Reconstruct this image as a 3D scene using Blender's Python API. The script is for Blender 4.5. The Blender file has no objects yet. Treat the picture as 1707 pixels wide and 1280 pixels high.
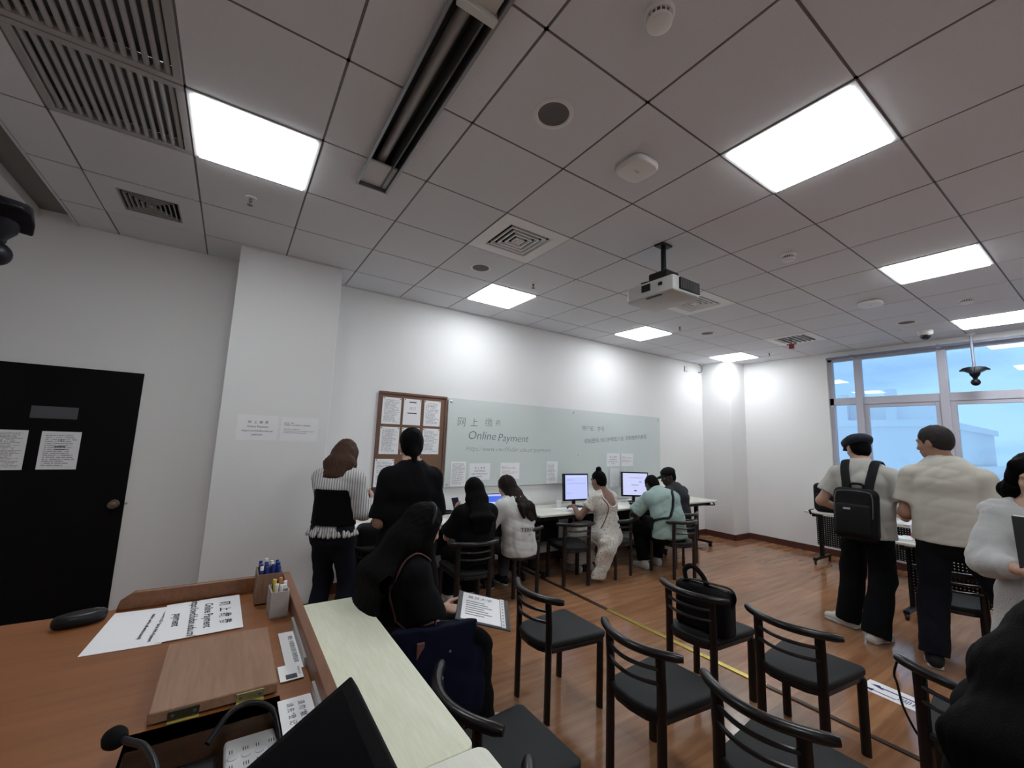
import bpy, bmesh, math, random
import numpy as np
from mathutils import Matrix, Vector

random.seed(7)
S = bpy.context.scene
COL = S.collection

# ------------------------------------------------------------------ camera
CAMZ = 1.58
HC = 3.158                      # ceiling height
YAW, PITCH, ROLL = (math.radians(a) for a in (33.465, 7.622, 2.191))
fw = Vector((math.sin(YAW)*math.cos(PITCH), math.cos(YAW)*math.cos(PITCH), math.sin(PITCH)))
rt0 = Vector((math.cos(YAW), -math.sin(YAW), 0)); up0 = rt0.cross(fw)
cr, sr = math.cos(ROLL), math.sin(ROLL)
rt = cr*rt0 + sr*up0; up = -sr*rt0 + cr*up0
cam_d = bpy.data.cameras.new('camera'); cam = bpy.data.objects.new('camera', cam_d); COL.objects.link(cam)
cam_d.sensor_fit = 'HORIZONTAL'; cam_d.sensor_width = 36; cam_d.lens = 696.4/1707*36
cam_d.clip_start = 0.02; cam_d.clip_end = 500
cam.matrix_world = Matrix(((rt.x, up.x, -fw.x, 0), (rt.y, up.y, -fw.y, 0), (rt.z, up.z, -fw.z, CAMZ), (0, 0, 0, 1)))
S.camera = cam

# ------------------------------------------------------------------ view, sky
S.view_settings.view_transform = 'Standard'; S.view_settings.look = 'None'
S.view_settings.exposure = 0.27; S.view_settings.gamma = 1.0; S.view_settings.use_curve_mapping = False
LED = 15.0                       # brightness of the ceiling panels
w = bpy.data.worlds.new('sky'); S.world = w; w.use_nodes = True
nt = w.node_tree; nt.nodes.clear()
o_ = nt.nodes.new('ShaderNodeOutputWorld'); bg = nt.nodes.new('ShaderNodeBackground')
tc = nt.nodes.new('ShaderNodeTexCoord'); mp = nt.nodes.new('ShaderNodeMapping'); mp.inputs['Scale'].default_value = (2, 2, 7)
nz = nt.nodes.new('ShaderNodeTexNoise'); nz.inputs['Scale'].default_value = 1.6; nz.inputs['Detail'].default_value = 5
rp = nt.nodes.new('ShaderNodeValToRGB')
rp.color_ramp.elements[0].position = .33; rp.color_ramp.elements[0].color = (.19, .345, .61, 1)
rp.color_ramp.elements[1].position = .62; rp.color_ramp.elements[1].color = (.31, .53, .645, 1)
bg.inputs['Strength'].default_value = 1.45
nt.links.new(tc.outputs['Generated'], mp.inputs['Vector']); nt.links.new(mp.outputs[0], nz.inputs['Vector'])
nt.links.new(nz.outputs['Fac'], rp.inputs[0]); nt.links.new(rp.outputs[0], bg.inputs['Color']); nt.links.new(bg.outputs[0], o_.inputs[0])

# ------------------------------------------------------------------ materials
MATS = {}
def srgb(r, g, b):
    f = lambda c: (c/255/12.92 if c/255 <= .04045 else ((c/255+.055)/1.055)**2.4)
    return (f(r), f(g), f(b))
def mat(name, col, rough=.5, metal=0, bump=0, bscale=60, var=0, vscale=8, spec=.5, stretch=None, coat=0, alpha=1, trans=0, emit=0, detail=4):
    """principled material: base colour with noise variation and fine relief"""
    if name in MATS: return MATS[name]
    m = bpy.data.materials.new(name); m.use_nodes = True; MATS[name] = m
    n = m.node_tree.nodes; l = m.node_tree.links; p = n['Principled BSDF']
    c = (*col, 1)
    p.inputs['Base Color'].default_value = c; p.inputs['Roughness'].default_value = rough; p.inputs['Metallic'].default_value = metal
    p.inputs['Specular IOR Level'].default_value = spec; p.inputs['Coat Weight'].default_value = coat
    p.inputs['Alpha'].default_value = alpha; p.inputs['Transmission Weight'].default_value = trans
    if emit:
        p.inputs['Emission Color'].default_value = c; p.inputs['Emission Strength'].default_value = emit
    if var or bump:
        t = n.new('ShaderNodeTexCoord'); mp = n.new('ShaderNodeMapping'); l.new(t.outputs['Object'], mp.inputs[0])
        if stretch: mp.inputs['Scale'].default_value = stretch
    if var:
        a = n.new('ShaderNodeTexNoise'); a.inputs['Scale'].default_value = vscale; a.inputs['Detail'].default_value = detail
        l.new(mp.outputs[0], a.inputs['Vector'])
        mx = n.new('ShaderNodeMix'); mx.data_type = 'RGBA'
        mx.inputs[6].default_value = (*[x*(1-var) for x in col], 1); mx.inputs[7].default_value = (*[min(1, x*(1+var)) for x in col], 1)
        l.new(a.outputs['Fac'], mx.inputs[0]); l.new(mx.outputs[2], p.inputs['Base Color'])
    if bump:
        b = n.new('ShaderNodeTexNoise'); b.inputs['Scale'].default_value = bscale; b.inputs['Detail'].default_value = 3
        l.new(mp.outputs[0], b.inputs['Vector'])
        bp = n.new('ShaderNodeBump'); bp.inputs['Strength'].default_value = bump; bp.inputs['Distance'].default_value = .01
        l.new(b.outputs['Fac'], bp.inputs['Height']); l.new(bp.outputs[0], p.inputs['Normal'])
    return m
def node_setup(m):
    n = m.node_tree.nodes; return n, m.node_tree.links, n['Principled BSDF']

def wood(name, c1, c2, rough=.4, scale=4, axis=0, rand=False, coat=0, relief=.06, detail=7):
    if name in MATS: return MATS[name]
    m = mat(name, c1, rough, coat=coat); n, l, p = node_setup(m)
    t = n.new('ShaderNodeTexCoord'); mp = n.new('ShaderNodeMapping'); l.new(t.outputs['Object'], mp.inputs[0])
    sc = [scale*4]*3; sc[axis] = scale*.35; mp.inputs['Scale'].default_value = sc
    a = n.new('ShaderNodeTexNoise'); a.inputs['Scale'].default_value = 3; a.inputs['Detail'].default_value = detail; a.inputs['Distortion'].default_value = .6 if detail > 3 else .2
    l.new(mp.outputs[0], a.inputs['Vector'])
    r = n.new('ShaderNodeValToRGB'); r.color_ramp.elements[0].position = .3; r.color_ramp.elements[1].position = .7
    r.color_ramp.elements[0].color = (*c1, 1); r.color_ramp.elements[1].color = (*c2, 1); l.new(a.outputs['Fac'], r.inputs[0])
    last = r.outputs[0]
    if rand:
        oi = n.new('ShaderNodeObjectInfo'); ad = n.new('ShaderNodeVectorMath'); ad.operation = 'ADD'
        l.new(t.outputs['Object'], ad.inputs[0]); l.new(oi.outputs['Location'], ad.inputs[1]); l.new(ad.outputs[0], mp.inputs[0])
        mr = n.new('ShaderNodeMapRange'); mr.inputs[3].default_value = .84; mr.inputs[4].default_value = 1.14; l.new(oi.outputs['Random'], mr.inputs[0])
        h = n.new('ShaderNodeHueSaturation'); l.new(mr.outputs[0], h.inputs['Value']); l.new(last, h.inputs['Color']); last = h.outputs[0]
    l.new(last, p.inputs['Base Color'])
    if not relief: return m
    bp = n.new('ShaderNodeBump'); bp.inputs['Strength'].default_value = relief; bp.inputs['Distance'].default_value = .004
    l.new(a.outputs['Fac'], bp.inputs['Height']); l.new(bp.outputs[0], p.inputs['Normal'])
    return m

M_WALL = mat('wall_paint', (.82, .82, .82), .75, bump=.05, bscale=180, var=.02, vscale=2)
M_PLASTER = mat('plaster', (.70, .70, .70), .85, bump=.05, bscale=150)
M_TILE = mat('ceiling_tile', (.69, .70, .735), .9, bump=.12, bscale=220, var=.04, vscale=90)
M_RAIL = mat('grid_rail', (.17, .155, .155), .6, metal=.3)
M_LED = mat('led_diffuser', (.93, .975, 1), .5, emit=LED)
M_TRIM = mat('white_trim', (.62, .62, .63), .5)
M_WHITEPL = mat('white_plastic', (.70, .70, .69), .4)
M_GREYMETAL = mat('grey_metal', (.33, .33, .34), .38, metal=.75)
M_DARKMETAL = mat('dark_metal', (.14, .14, .145), .45, metal=.6)
M_GRILLE = mat('grille_paint', (.36, .355, .35), .6)
M_BLACKPL = mat('black_plastic', (.007, .007, .009), .38, spec=.3)
M_BLACKMT = mat('black_matte', (.005, .005, .006), .85, bump=.2, bscale=400, spec=.15)
M_CHAIR = mat('chair_enamel', (.009, .007, .008), .30, coat=.05, spec=.4)
M_SEAT = mat('seat_vinyl', (.010, .0105, .011), .6, bump=.15, bscale=350, spec=.3)
M_BASE = wood('baseboard_wood', (.07, .022, .016), (.11, .04, .028), .4, 3, 0)
M_DOOR = mat('door_black', (.004, .0035, .0045), .5, spec=.12, bump=.05, bscale=40)
M_PAPER = mat('paper', (.88, .88, .90), .8, var=.02, vscale=20)
M_INK = mat('ink', (.02, .02, .03), .8)
M_INKBLUE = mat('blue_ink', (.04, .05, .22), .8)
M_MARKER = mat('marker_ink', (.07, .08, .09), .8)
M_BRASS = mat('brass', (.62, .50, .12), .32, metal=.85)
M_STEEL = mat('steel', (.55, .55, .56), .3, metal=.9)
M_CORK = mat('cork', (.20, .11, .07), .9, bump=.4, bscale=260, var=.25, vscale=120)
M_FRAME = wood('cork_frame_wood', (.13, .055, .04), (.18, .085, .06), .5, 5, 2)
M_PODIUM = wood('podium_veneer', (.215, .074, .020), (.27, .100, .030), .42, 3, 0)
M_PODRIM = wood('podium_rim', (.15, .056, .020), (.215, .085, .034), .42, 5, 1)
M_BOX = wood('box_wood', (.235, .120, .064), (.315, .175, .102), .5, 6, 1)
M_DARKWOOD = wood('dark_wood', (.055, .026, .014), (.10, .05, .026), .5, 6, 0)
M_PALE = wood('pale_laminate', (.73, .745, .57), (.81, .82, .66), .5, 7, 1)
M_DESK = wood('desk_laminate', (.62, .62, .54), (.72, .72, .66), .45, 6, 0)
M_FLOOR = wood('laminate_floor', (.262, .120, .060), (.378, .195, .102), .13, 1.5, 0, rand=True, relief=0, detail=2.5)
M_UNDER = mat('underlay', (.03, .014, .008), .9)
M_WINFR = mat('window_frame', (.52, .52, .60), .4)
M_RED = mat('red_label', (.55, .03, .03), .5)
M_GREEN = mat('green_led', (.1, .9, .45), .4, emit=3)

M_GLASS = bpy.data.materials.new('window_glass'); M_GLASS.use_nodes = True
_n = M_GLASS.node_tree.nodes; _l = M_GLASS.node_tree.links; _n.clear()
_o = _n.new('ShaderNodeOutputMaterial'); _t = _n.new('ShaderNodeBsdfTransparent'); _g = _n.new('ShaderNodeBsdfGlossy'); _mx = _n.new('ShaderNodeMixShader'); _fr = _n.new('ShaderNodeFresnel')
_t.inputs[0].default_value = (.93, .96, 1, 1); _g.inputs['Roughness'].default_value = .02; _fr.inputs[0].default_value = 1.45
_l.new(_fr.outputs[0], _mx.inputs[0]); _l.new(_t.outputs[0], _mx.inputs[1]); _l.new(_g.outputs[0], _mx.inputs[2]); _l.new(_mx.outputs[0], _o.inputs[0])
M_BOARD = mat('frosted_green_glass', (.66, .715, .70), .10, spec=.5)
M_CLEAR = mat('clear_acrylic', (.75, .8, .82), .15, alpha=.28)

def paper_lines(name, wd, ht, rows, ink=(.30, .30, .33), top=.0):
    """paper with rows of small print, laid out in the sheet's own coordinates"""
    if name in MATS: return MATS[name]
    m = mat(name, (.88, .88, .90), .8); n, l, p = node_setup(m)
    def M(op, a, b=None, c=None):
        q = n.new('ShaderNodeMath'); q.operation = op
        for i, v in enumerate((a, b, c)):
            if v is None: continue
            if isinstance(v, (int, float)): q.inputs[i].default_value = v
            else: l.new(v, q.inputs[i])
        return q.outputs[0]
    t = n.new('ShaderNodeTexCoord'); sp = n.new('ShaderNodeSeparateXYZ'); l.new(t.outputs['Object'], sp.inputs[0])
    x, y = sp.outputs[0], sp.outputs[1]
    oi = n.new('ShaderNodeObjectInfo')
    rowf = M('MULTIPLY', M('ADD', y, ht/2), rows/ht)
    row = M('FLOOR', rowf); fr = M('FRACT', rowf)
    inrow = M('MULTIPLY', M('GREATER_THAN', fr, .3), M('LESS_THAN', fr, .72))
    cv = n.new('ShaderNodeCombineXYZ'); l.new(M('MULTIPLY', x, 160), cv.inputs[0]); l.new(M('MULTIPLY', row, 7.3), cv.inputs[1]); l.new(M('MULTIPLY', oi.outputs['Random'], 50), cv.inputs[2])
    nz = n.new('ShaderNodeTexNoise'); nz.inputs['Scale'].default_value = 1; nz.inputs['Detail'].default_value = 1; l.new(cv.outputs[0], nz.inputs['Vector'])
    word = M('GREATER_THAN', nz.outputs['Fac'], .42)
    # ragged row length and skipped rows
    cv2 = n.new('ShaderNodeCombineXYZ'); l.new(M('MULTIPLY', row, 3.7), cv2.inputs[0]); l.new(M('MULTIPLY', oi.outputs['Random'], 90), cv2.inputs[1])
    wn = n.new('ShaderNodeTexWhiteNoise'); l.new(cv2.outputs[0], wn.inputs[0])
    xend = M('ADD', M('MULTIPLY', wn.outputs[0], wd*.3), wd*.12)
    inx = M('MULTIPLY', M('GREATER_THAN', x, -wd*.40), M('LESS_THAN', x, xend))
    iny = M('MULTIPLY', M('GREATER_THAN', y, -ht*.42), M('LESS_THAN', y, ht*(.42-top)))
    fac = M('MULTIPLY', M('MULTIPLY', inrow, word), M('MULTIPLY', inx, iny))
    mx = n.new('ShaderNodeMix'); mx.data_type = 'RGBA'; mx.inputs[6].default_value = (.88, .88, .90, 1); mx.inputs[7].default_value = (*ink, 1)
    l.new(fac, mx.inputs[0]); l.new(mx.outputs[2], p.inputs['Base Color'])
    return m
M_TEXTP = paper_lines('printed_paper_portrait', .21, .297, 30)
M_TEXTL = paper_lines('printed_paper_landscape', .297, .21, 18)
M_TEXTS = paper_lines('printed_paper_sparse', .21, .297, 20, (.35, .35, .38))

# ------------------------------------------------------------------ mesh helpers
def catmull(pts, n=5):
    q = [Vector(p) for p in pts]; q = [2*q[0]-q[1]]+q+[2*q[-1]-q[-2]]; out = []
    for i in range(1, len(q)-2):
        for k in range(n):
            t = k/n; out.append(.5*((2*q[i])+(q[i+1]-q[i-1])*t+(2*q[i-1]-5*q[i]+4*q[i+1]-q[i+2])*t*t+(3*q[i]-q[i-1]-3*q[i+1]+q[i+2])*t**3))
    return out+[q[-2]]
class MB:
    def __init__(s): s.v = []; s.f = []
    def add(s, v, f):
        k = len(s.v); s.v += [tuple(p) for p in v]; s.f += [tuple(i+k for i in q) for q in f]; return s
    def box(s, x0, x1, y0, y1, z0, z1, M=None):
        v = [Vector((x, y, z)) for z in (z0, z1) for x, y in ((x0, y0), (x1, y0), (x1, y1), (x0, y1))]
        if M is not None: v = [M @ p for p in v]
        return s.add(v, [(0, 3, 2, 1), (4, 5, 6, 7), (0, 1, 5, 4), (1, 2, 6, 5), (2, 3, 7, 6), (3, 0, 4, 7)])
    def prism(s, pts, z0, z1, M=None):
        n = len(pts); v = [Vector((x, y, z0)) for x, y in pts] + [Vector((x, y, z1)) for x, y in pts]
        if M is not None: v = [M @ p for p in v]
        return s.add(v, [tuple(range(n-1, -1, -1)), tuple(range(n, 2*n))] + [(i, (i+1) % n, (i+1) % n+n, i+n) for i in range(n)])
    def tube(s, path, r, n=10, flat=None, caps=True):
        """tube along a path; r a number or a list; flat=(a,b) scales the section's two axes"""
        if len(path) > 3 and len(path) < 14 and not isinstance(r, (list, tuple)): path = catmull(path)
        P = [Vector(p) for p in path]; N = len(P); R = r if isinstance(r, (list, tuple)) else [r]*N
        t0 = (P[1]-P[0]).normalized(); u = t0.orthogonal().normalized()
        if abs(t0.z) < .9: u = Vector((0, 0, 1)).cross(t0).normalized()
        elif flat: u = (Vector((0, 1, 0)) - t0*t0.y).normalized()
        v = []; fa, fb = flat or (1, 1)
        for i in range(N):
            t = ((P[min(i+1, N-1)]-P[max(i-1, 0)])).normalized()
            u = (u - t*u.dot(t)).normalized(); b = t.cross(u)
            for k in range(n):
                a = 2*math.pi*k/n; v.append(P[i] + u*(math.cos(a)*R[i]*fa) + b*(math.sin(a)*R[i]*fb))
        f = [(i*n+k, i*n+(k+1) % n, (i+1)*n+(k+1) % n, (i+1)*n+k) for i in range(N-1) for k in range(n)]
        if caps: f += [tuple(range(n-1, -1, -1)), tuple((N-1)*n+k for k in range(n))]
        return s.add(v, f)
    def lathe(s, prof, n=20, M=None):
        v = []
        for r, z in prof:
            for k in range(n):
                a = 2*math.pi*k/n; v.append(Vector((r*math.cos(a), r*math.sin(a), z)))
        if M is not None: v = [M @ p for p in v]
        N = len(prof); f = [(i*n+k, i*n+(k+1) % n, (i+1)*n+(k+1) % n, (i+1)*n+k) for i in range(N-1) for k in range(n)]
        f += [tuple(range(n-1, -1, -1)), tuple((N-1)*n+k for k in range(n))]
        return s.add(v, f)
    def mesh(s, name, bevel=0, seg=2, smooth=False, angle=40):
        me = bpy.data.meshes.new(name); me.from_pydata(s.v, [], s.f); 
        bm = bmesh.new(); bm.from_mesh(me); bmesh.ops.recalc_face_normals(bm, faces=bm.faces)
        if bevel:
            ed = [e for e in bm.edges if len(e.link_faces) == 2 and e.calc_face_angle(0) > math.radians(angle)]
            bmesh.ops.bevel(bm, geom=ed, offset=bevel, segments=seg, profile=.5, affect='EDGES')
        if smooth:
            for f in bm.faces: f.smooth = True
            for e in bm.edges:
                if len(e.link_faces) == 2 and e.calc_face_angle(0) > math.radians(42): e.smooth = False
        bm.to_mesh(me); bm.free(); return me
def link(name, me, m=None, parent=None, loc=None, M=None):
    o = bpy.data.objects.new(name, me); COL.objects.link(o)
    if m is not None and me is not None:
        if len(me.materials) == 0: me.materials.append(m)
    if M is not None: o.matrix_world = M
    if loc is not None: o.location = loc
    if parent is not None: o.parent = parent
    return o
def obj(name, mb, m, parent=None, bevel=0, seg=2, smooth=False, loc=None, M=None):
    return link(name, mb.mesh(name, bevel, seg, smooth), m, parent, loc, M)
def tag(o, label, cat, group=None):
    o['label'] = label; o['category'] = cat
    if group: o['group'] = group
    return o
def thing(name, label, cat, loc=(0, 0, 0), rz=0, group=None, M=None):
    o = bpy.data.objects.new(name, None); COL.objects.link(o); o.empty_display_size = .1
    if M is not None: o.matrix_world = M
    else: o.location = loc; o.rotation_euler = (0, 0, rz)
    return tag(o, label, cat, group)
def struct(o): o['kind'] = 'structure'; return o
def copy_tree(o, parent=None):
    c = o.copy(); COL.objects.link(c); c.parent = parent
    for ch in list(o.children): copy_tree(ch, c)
    return c
def frame(origin, ex, ey):
    """matrix with local x -> ex, local y -> ey"""
    ex = Vector(ex).normalized(); ey = Vector(ey).normalized(); ez = ex.cross(ey)
    return Matrix(((ex.x, ey.x, ez.x, origin[0]), (ex.y, ey.y, ez.y, origin[1]), (ex.z, ey.z, ez.z, origin[2]), (0, 0, 0, 1)))
def wallM(x, y, z): return frame((x, y, z), (1, 0, 0), (0, 0, 1))      # a sheet on a wall facing -Y
def text_mesh(body, size, align='CENTER', shear=0, thin=0, spacing=1):
    cu = bpy.data.curves.new('t', 'FONT'); cu.body = body; cu.size = size; cu.align_x = align; cu.align_y = 'CENTER'; cu.resolution_u = 2
    cu.shear = shear; cu.offset = thin; cu.space_character = spacing
    o = bpy.data.objects.new('t', cu); COL.objects.link(o)
    dg = bpy.context.evaluated_depsgraph_get(); me = bpy.data.meshes.new_from_object(o.evaluated_get(dg))
    bpy.data.objects.remove(o); bpy.data.curves.remove(cu); me.materials.clear()
    return me
def print_on(parent, body, size, x, y, z, m=None, **k):
    o = link('print', text_mesh(body, size, **k), m or M_INK, parent); o.location = (x, y, z); return o
def sheet(label, M, wd=.21, ht=.297, m=None, name='paper_sheet', cat='paper', group=None, curl=0):
    """a sheet of paper, local x,y in its plane, z out of it"""
    mb = MB(); n = 6
    v = []; 
    for z in (0, .0012):
        for j in range(n+1):
            for i in (0, 1):
                y = -ht/2+ht*j/n; v.append((-wd/2+wd*i, y, z + curl*((j/n-1)**2)))
    f = []; L = 2*(n+1)
    for j in range(n):
        a = 2*j; f += [(a, a+2, a+3, a+1), (L+a, L+a+1, L+a+3, L+a+2), (a, L+a, L+a+2, a+2), (a+1, a+3, L+a+3, L+a+1)]
    f += [(0, 1, L+1, L), (2*n, L+2*n, L+2*n+1, 2*n+1)]
    mb.add(v, f)
    o = obj(name, mb, m or M_PAPER, M=M); return tag(o, label, cat, group)

# ================================================================== THE ROOM
X0, X1, YB, YW = -2.6, 7.9, -3.06, 4.613
# floor: planks run along x
fl = struct(obj('floor', MB().box(X0, X1+.1, YB, YW+.1, -.10, -.012), M_UNDER))
PW, PL = .2, 1.2
pk = None; rest = MB(); cnt = 0
rows = int((YW-YB)/PW)+1
for r in range(rows):
    y = YW - (r+1)*PW
    off = (r*0.37 % 1)*PL
    x = X0 - off
    while x < X1:
        a, b = max(x, X0), min(x+PL, X1)
        if b-a > .03:
            g = .0
            if b > .6 and y > -1.4 and (b-a) > PL-.01:
                if pk is None: pk = MB().box(-PL/2+g, PL/2-g, -PW/2+g, PW/2-g, -.012, 0).mesh('plank', .0005, 1); pk_far = MB().box(-PL/2, PL/2, -PW/2, PW/2, -.012, 0).mesh('plank')
                o = link('floor_plank', pk if b < 4.6 and y < 3.2 else pk_far, M_FLOOR, fl, loc=((a+b)/2, y+PW/2, 0)); cnt += 1
            elif b > .6 and y > -1.4:
                o = link('floor_plank', MB().box(-(b-a)/2+g, (b-a)/2-g, -PW/2+g, PW/2-g, -.012, 0).mesh('plank'), M_FLOOR, fl, loc=((a+b)/2, y+PW/2, 0)); cnt += 1
            else: rest.box(a+g, b-g, max(y, YB)+g, y+PW-g, -.012, 0)
        x += PL
ro = obj('floor_planks', rest, M_FLOOR, fl); ro['kind'] = 'stuff'

# walls
def wall(name, x0, x1, y0, y1, z0=0, z1=HC+.2): return struct(obj(name, MB().box(x0, x1, y0, y1, z0, z1), M_WALL))
DX0, DX1, DZ = -1.60, -.655, 2.013
mb = MB(); mb.box(X0-.1, DX0, YW, YW+.14, 0, HC+.2); mb.box(DX0, DX1, YW, YW+.14, DZ, HC+.2); mb.box(DX1, X1+.1, YW, YW+.14, 0, HC+.2)
w_back = struct(obj('wall_back', mb, M_WALL))
wall('wall_left', X0-.1, X0, YB, YW); wall('wall_rear', X0-.1, X1+.1, YB-.1, YB)
pil = struct(obj('wall_pillar', MB().box(-.095, .74, 4.18, YW, 0, HC+.2), M_WALL, bevel=.004))
struct(obj('wall_column', MB().box(7.42, 7.95, 4.06, YW+.05, 0, HC+.2), M_WALL, bevel=.03, seg=4, smooth=True))
# right wall with its window band
WY1, WY0, WZ0, WZ1 = 2.74, -1.6, .88, 3.06
mb = MB(); mb.box(X1, X1+.2, WY1, YW, 0, HC+.2); mb.box(X1, X1+.2, YB, WY0, 0, HC+.2); mb.box(X1, X1+.2, WY0, WY1, 0, WZ0); mb.box(X1, X1+.2, WY0, WY1, WZ1, HC+.2)
w_right = struct(obj('wall_right', mb, M_WALL))
# baseboards
bb = MB(); bb.box(DX1+.0, -.095, YW-.014, YW, 0, .10); bb.box(.74, 7.42, YW-.014, YW, 0, .10)
struct(obj('baseboard_back', bb, M_BASE, bevel=.003))
bb = MB(); bb.box(-.109, .754, 4.166, 4.18, 0, .10); bb.box(.74, .754, 4.18, YW-.014, 0, .10); struct(obj('baseboard_pillar', bb, M_BASE, bevel=.003))
bb = MB(); bb.box(7.406, 7.42, 4.046, YW-.014, 0, .10); bb.box(7.406, X1-.014, 4.046, 4.06, 0, .10); struct(obj('baseboard_column', bb, M_BASE, bevel=.003))
struct(obj('baseboard_right', MB().box(X1-.014, X1, YB, 4.046, 0, .10), M_BASE, bevel=.003))

# door: black leaf with a plate, a round knob and a lock striker
dr = struct(thing('door_1', '', '', (0, 0, 0))); del dr['label']; del dr['category']
obj('leaf', MB().box(DX0, DX1, YW-.012, YW+.04, .005, DZ), M_DOOR, dr, bevel=.003)
obj('name_plate', MB().box(-1.262, -1.008, YW-.016, YW-.012, 1.608, 1.70), mat('plate_grey', (.10, .10, .11), .4, metal=.4), dr, bevel=.002)
kn = obj('knob', MB().lathe([(.034, 0), (.034, .008), (.014, .012), (.013, .035), (.026, .045), (.031, .058), (.027, .070), (.010, .075)], 24, M=Matrix.Translation((-.715, YW-.012, .955)) @ Matrix.Rotation(math.pi/2, 4, 'X')), mat('aged_brass', (.20, .17, .12), .35, metal=.8), dr, smooth=True)
obj('latch', MB().lathe([(.010, 0), (.010, .006), (.004, .008)], 14, M=Matrix.Translation((-.645, YW, .957)) @ Matrix.Rotation(math.pi/2, 4, 'X')), M_STEEL, dr, smooth=True)
s_ = sheet('printed sheet with dense text at left edge of black door', wallM(-1.358, YW-.013, 1.37), .212, .29, M_TEXTP)
s_ = sheet('notice sheet with small logo taped on black door near the knob', wallM(-1.075, YW-.013, 1.37), .215, .285, M_TEXTS)
print_on(s_, 'L&Y', .022, 0, .075, .0016, shear=.3); obj('print_bar', MB().box(-.03, .03, .022, .032, .0012, .0016), M_MARKER, s_); obj('print_bar', MB().box(-.03, .03, .004, .010, .0012, .0016), M_INK, s_)

# ------------------------------------------------------------------ ceiling
ce = struct(obj('ceiling', MB().box(X0-.1, -1.42, YB, YW, HC, HC+.08), M_PLASTER))
XG = lambda k: -.35+.6*k
YG = lambda k: .54+.6*k
lights_cells = {(0, 3): 0, (4, 0): 0, (4, 5): 0, (8, 5): 0, (12, 5): 0, (8, 0): 0, (12, 0): 0, (0, -2): 0, (4, -5): 0, (8, -5): 0, (12, -5): 0}  # overhead and rear panels are added out of view to light the foreground
grille_cells = {(-1, 3), (-1, 2)}
vent_cells = {(-1, 5): 'small', (3, 3): 'big', (7, 3): 'big', (11, 3): 'half'}
TZ = HC
tile_me = {}
def tile_mesh(a, b):
    k = (round(a, 3), round(b, 3))
    if k not in tile_me: tile_me[k] = MB().box(-a/2, a/2, -b/2, b/2, 0, .014).mesh('tile', .002, 1)
    return tile_me[k]
G = .0055
SX0, SX1, SY1 = .50, .665, 2.585              # slot of the projection screen
ks = list(range(-2, 14)); js = list(range(-6, 7))
for k in ks:
    xa, xb = (-1.193 if k == -2 else XG(k)), (X1 if k == 13 else XG(k+1))
    xb = min(xb, X1)
    if xb - xa < .05: continue
    for j in js:
        ya, yb = YG(j), min(YG(j+1), YW)
        if ya >= YW: continue
        if (k, j) in lights_cells or (k, j) in grille_cells or (k, j) in vent_cells: continue
        if k == 1 and yb < SY1 + .2 and ya < SY1 and yb > -1.3:
            if yb <= 2.35:
                for a, b in ((xa, SX0), (SX1, xb)):
                    link('ceiling_tile', tile_mesh(b-a-2*G, yb-ya-2*G), M_TILE, ce, loc=((a+b)/2, (ya+yb)/2, TZ))
                continue
            mbx = MB(); cx, cy = (xa+xb)/2, (ya+yb)/2
            mbx.box(xa+G-cx, SX0-cx, ya+G-cy, SY1-cy, 0, .014); mbx.box(SX1-cx, xb-G-cx, ya+G-cy, SY1-cy, 0, .014); mbx.box(xa+G-cx, xb-G-cx, SY1-cy, yb-G-cy, 0, .014)
            obj('ceiling_tile', mbx, M_TILE, ce, loc=(cx, cy, TZ)); continue
        link('ceiling_tile', tile_mesh(xb-xa-2*G, yb-ya-2*G), M_TILE, ce, loc=((xa+xb)/2, (ya+yb)/2, TZ))
# T-bar grid, sunk between the tiles
def rails():
    out = []
    for k in range(-1, 14):
        out.append((XG(k)-.012, XG(k)+.012, YB, YW))
    for j in range(-6, 7):
        out.append((-1.193, X1, YG(j)-.012, YG(j)+.012))
    return out
for a, b, c, d in rails():
    if c < SY1 and b > SX1 and a < SX0 and c > -1.2:      # a cross rail broken by the screen slot
        for a2, b2 in ((a, SX0-.012), (SX1+.012, b)): obj('grid_rail', MB().box(a2, b2, c, d, TZ+.003, TZ+.02), M_RAIL, ce)
    else: obj('grid_rail', MB().box(a, b, c, d, TZ+.003, TZ+.02), M_RAIL, ce)
obj('ceiling_deck', MB().box(-1.193, X1+.1, YB, YW+.1, TZ+.16, TZ+.2), M_PLASTER, ce)
# edge trim and dark slot on the left
obj('edge_trim', MB().box(-1.205, -1.190, YB, YW, TZ-.004, TZ+.16), M_TRIM, ce)
obj('slot_recess', MB().box(-1.42, -1.205, YB, YW, TZ+.07, TZ+.09), mat('slot_grey', (.20, .195, .19), .9), ce)
struct(obj('trim_1', MB().box(.74, X1, YW-.012, YW, TZ-.012, TZ), M_TRIM))

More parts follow.
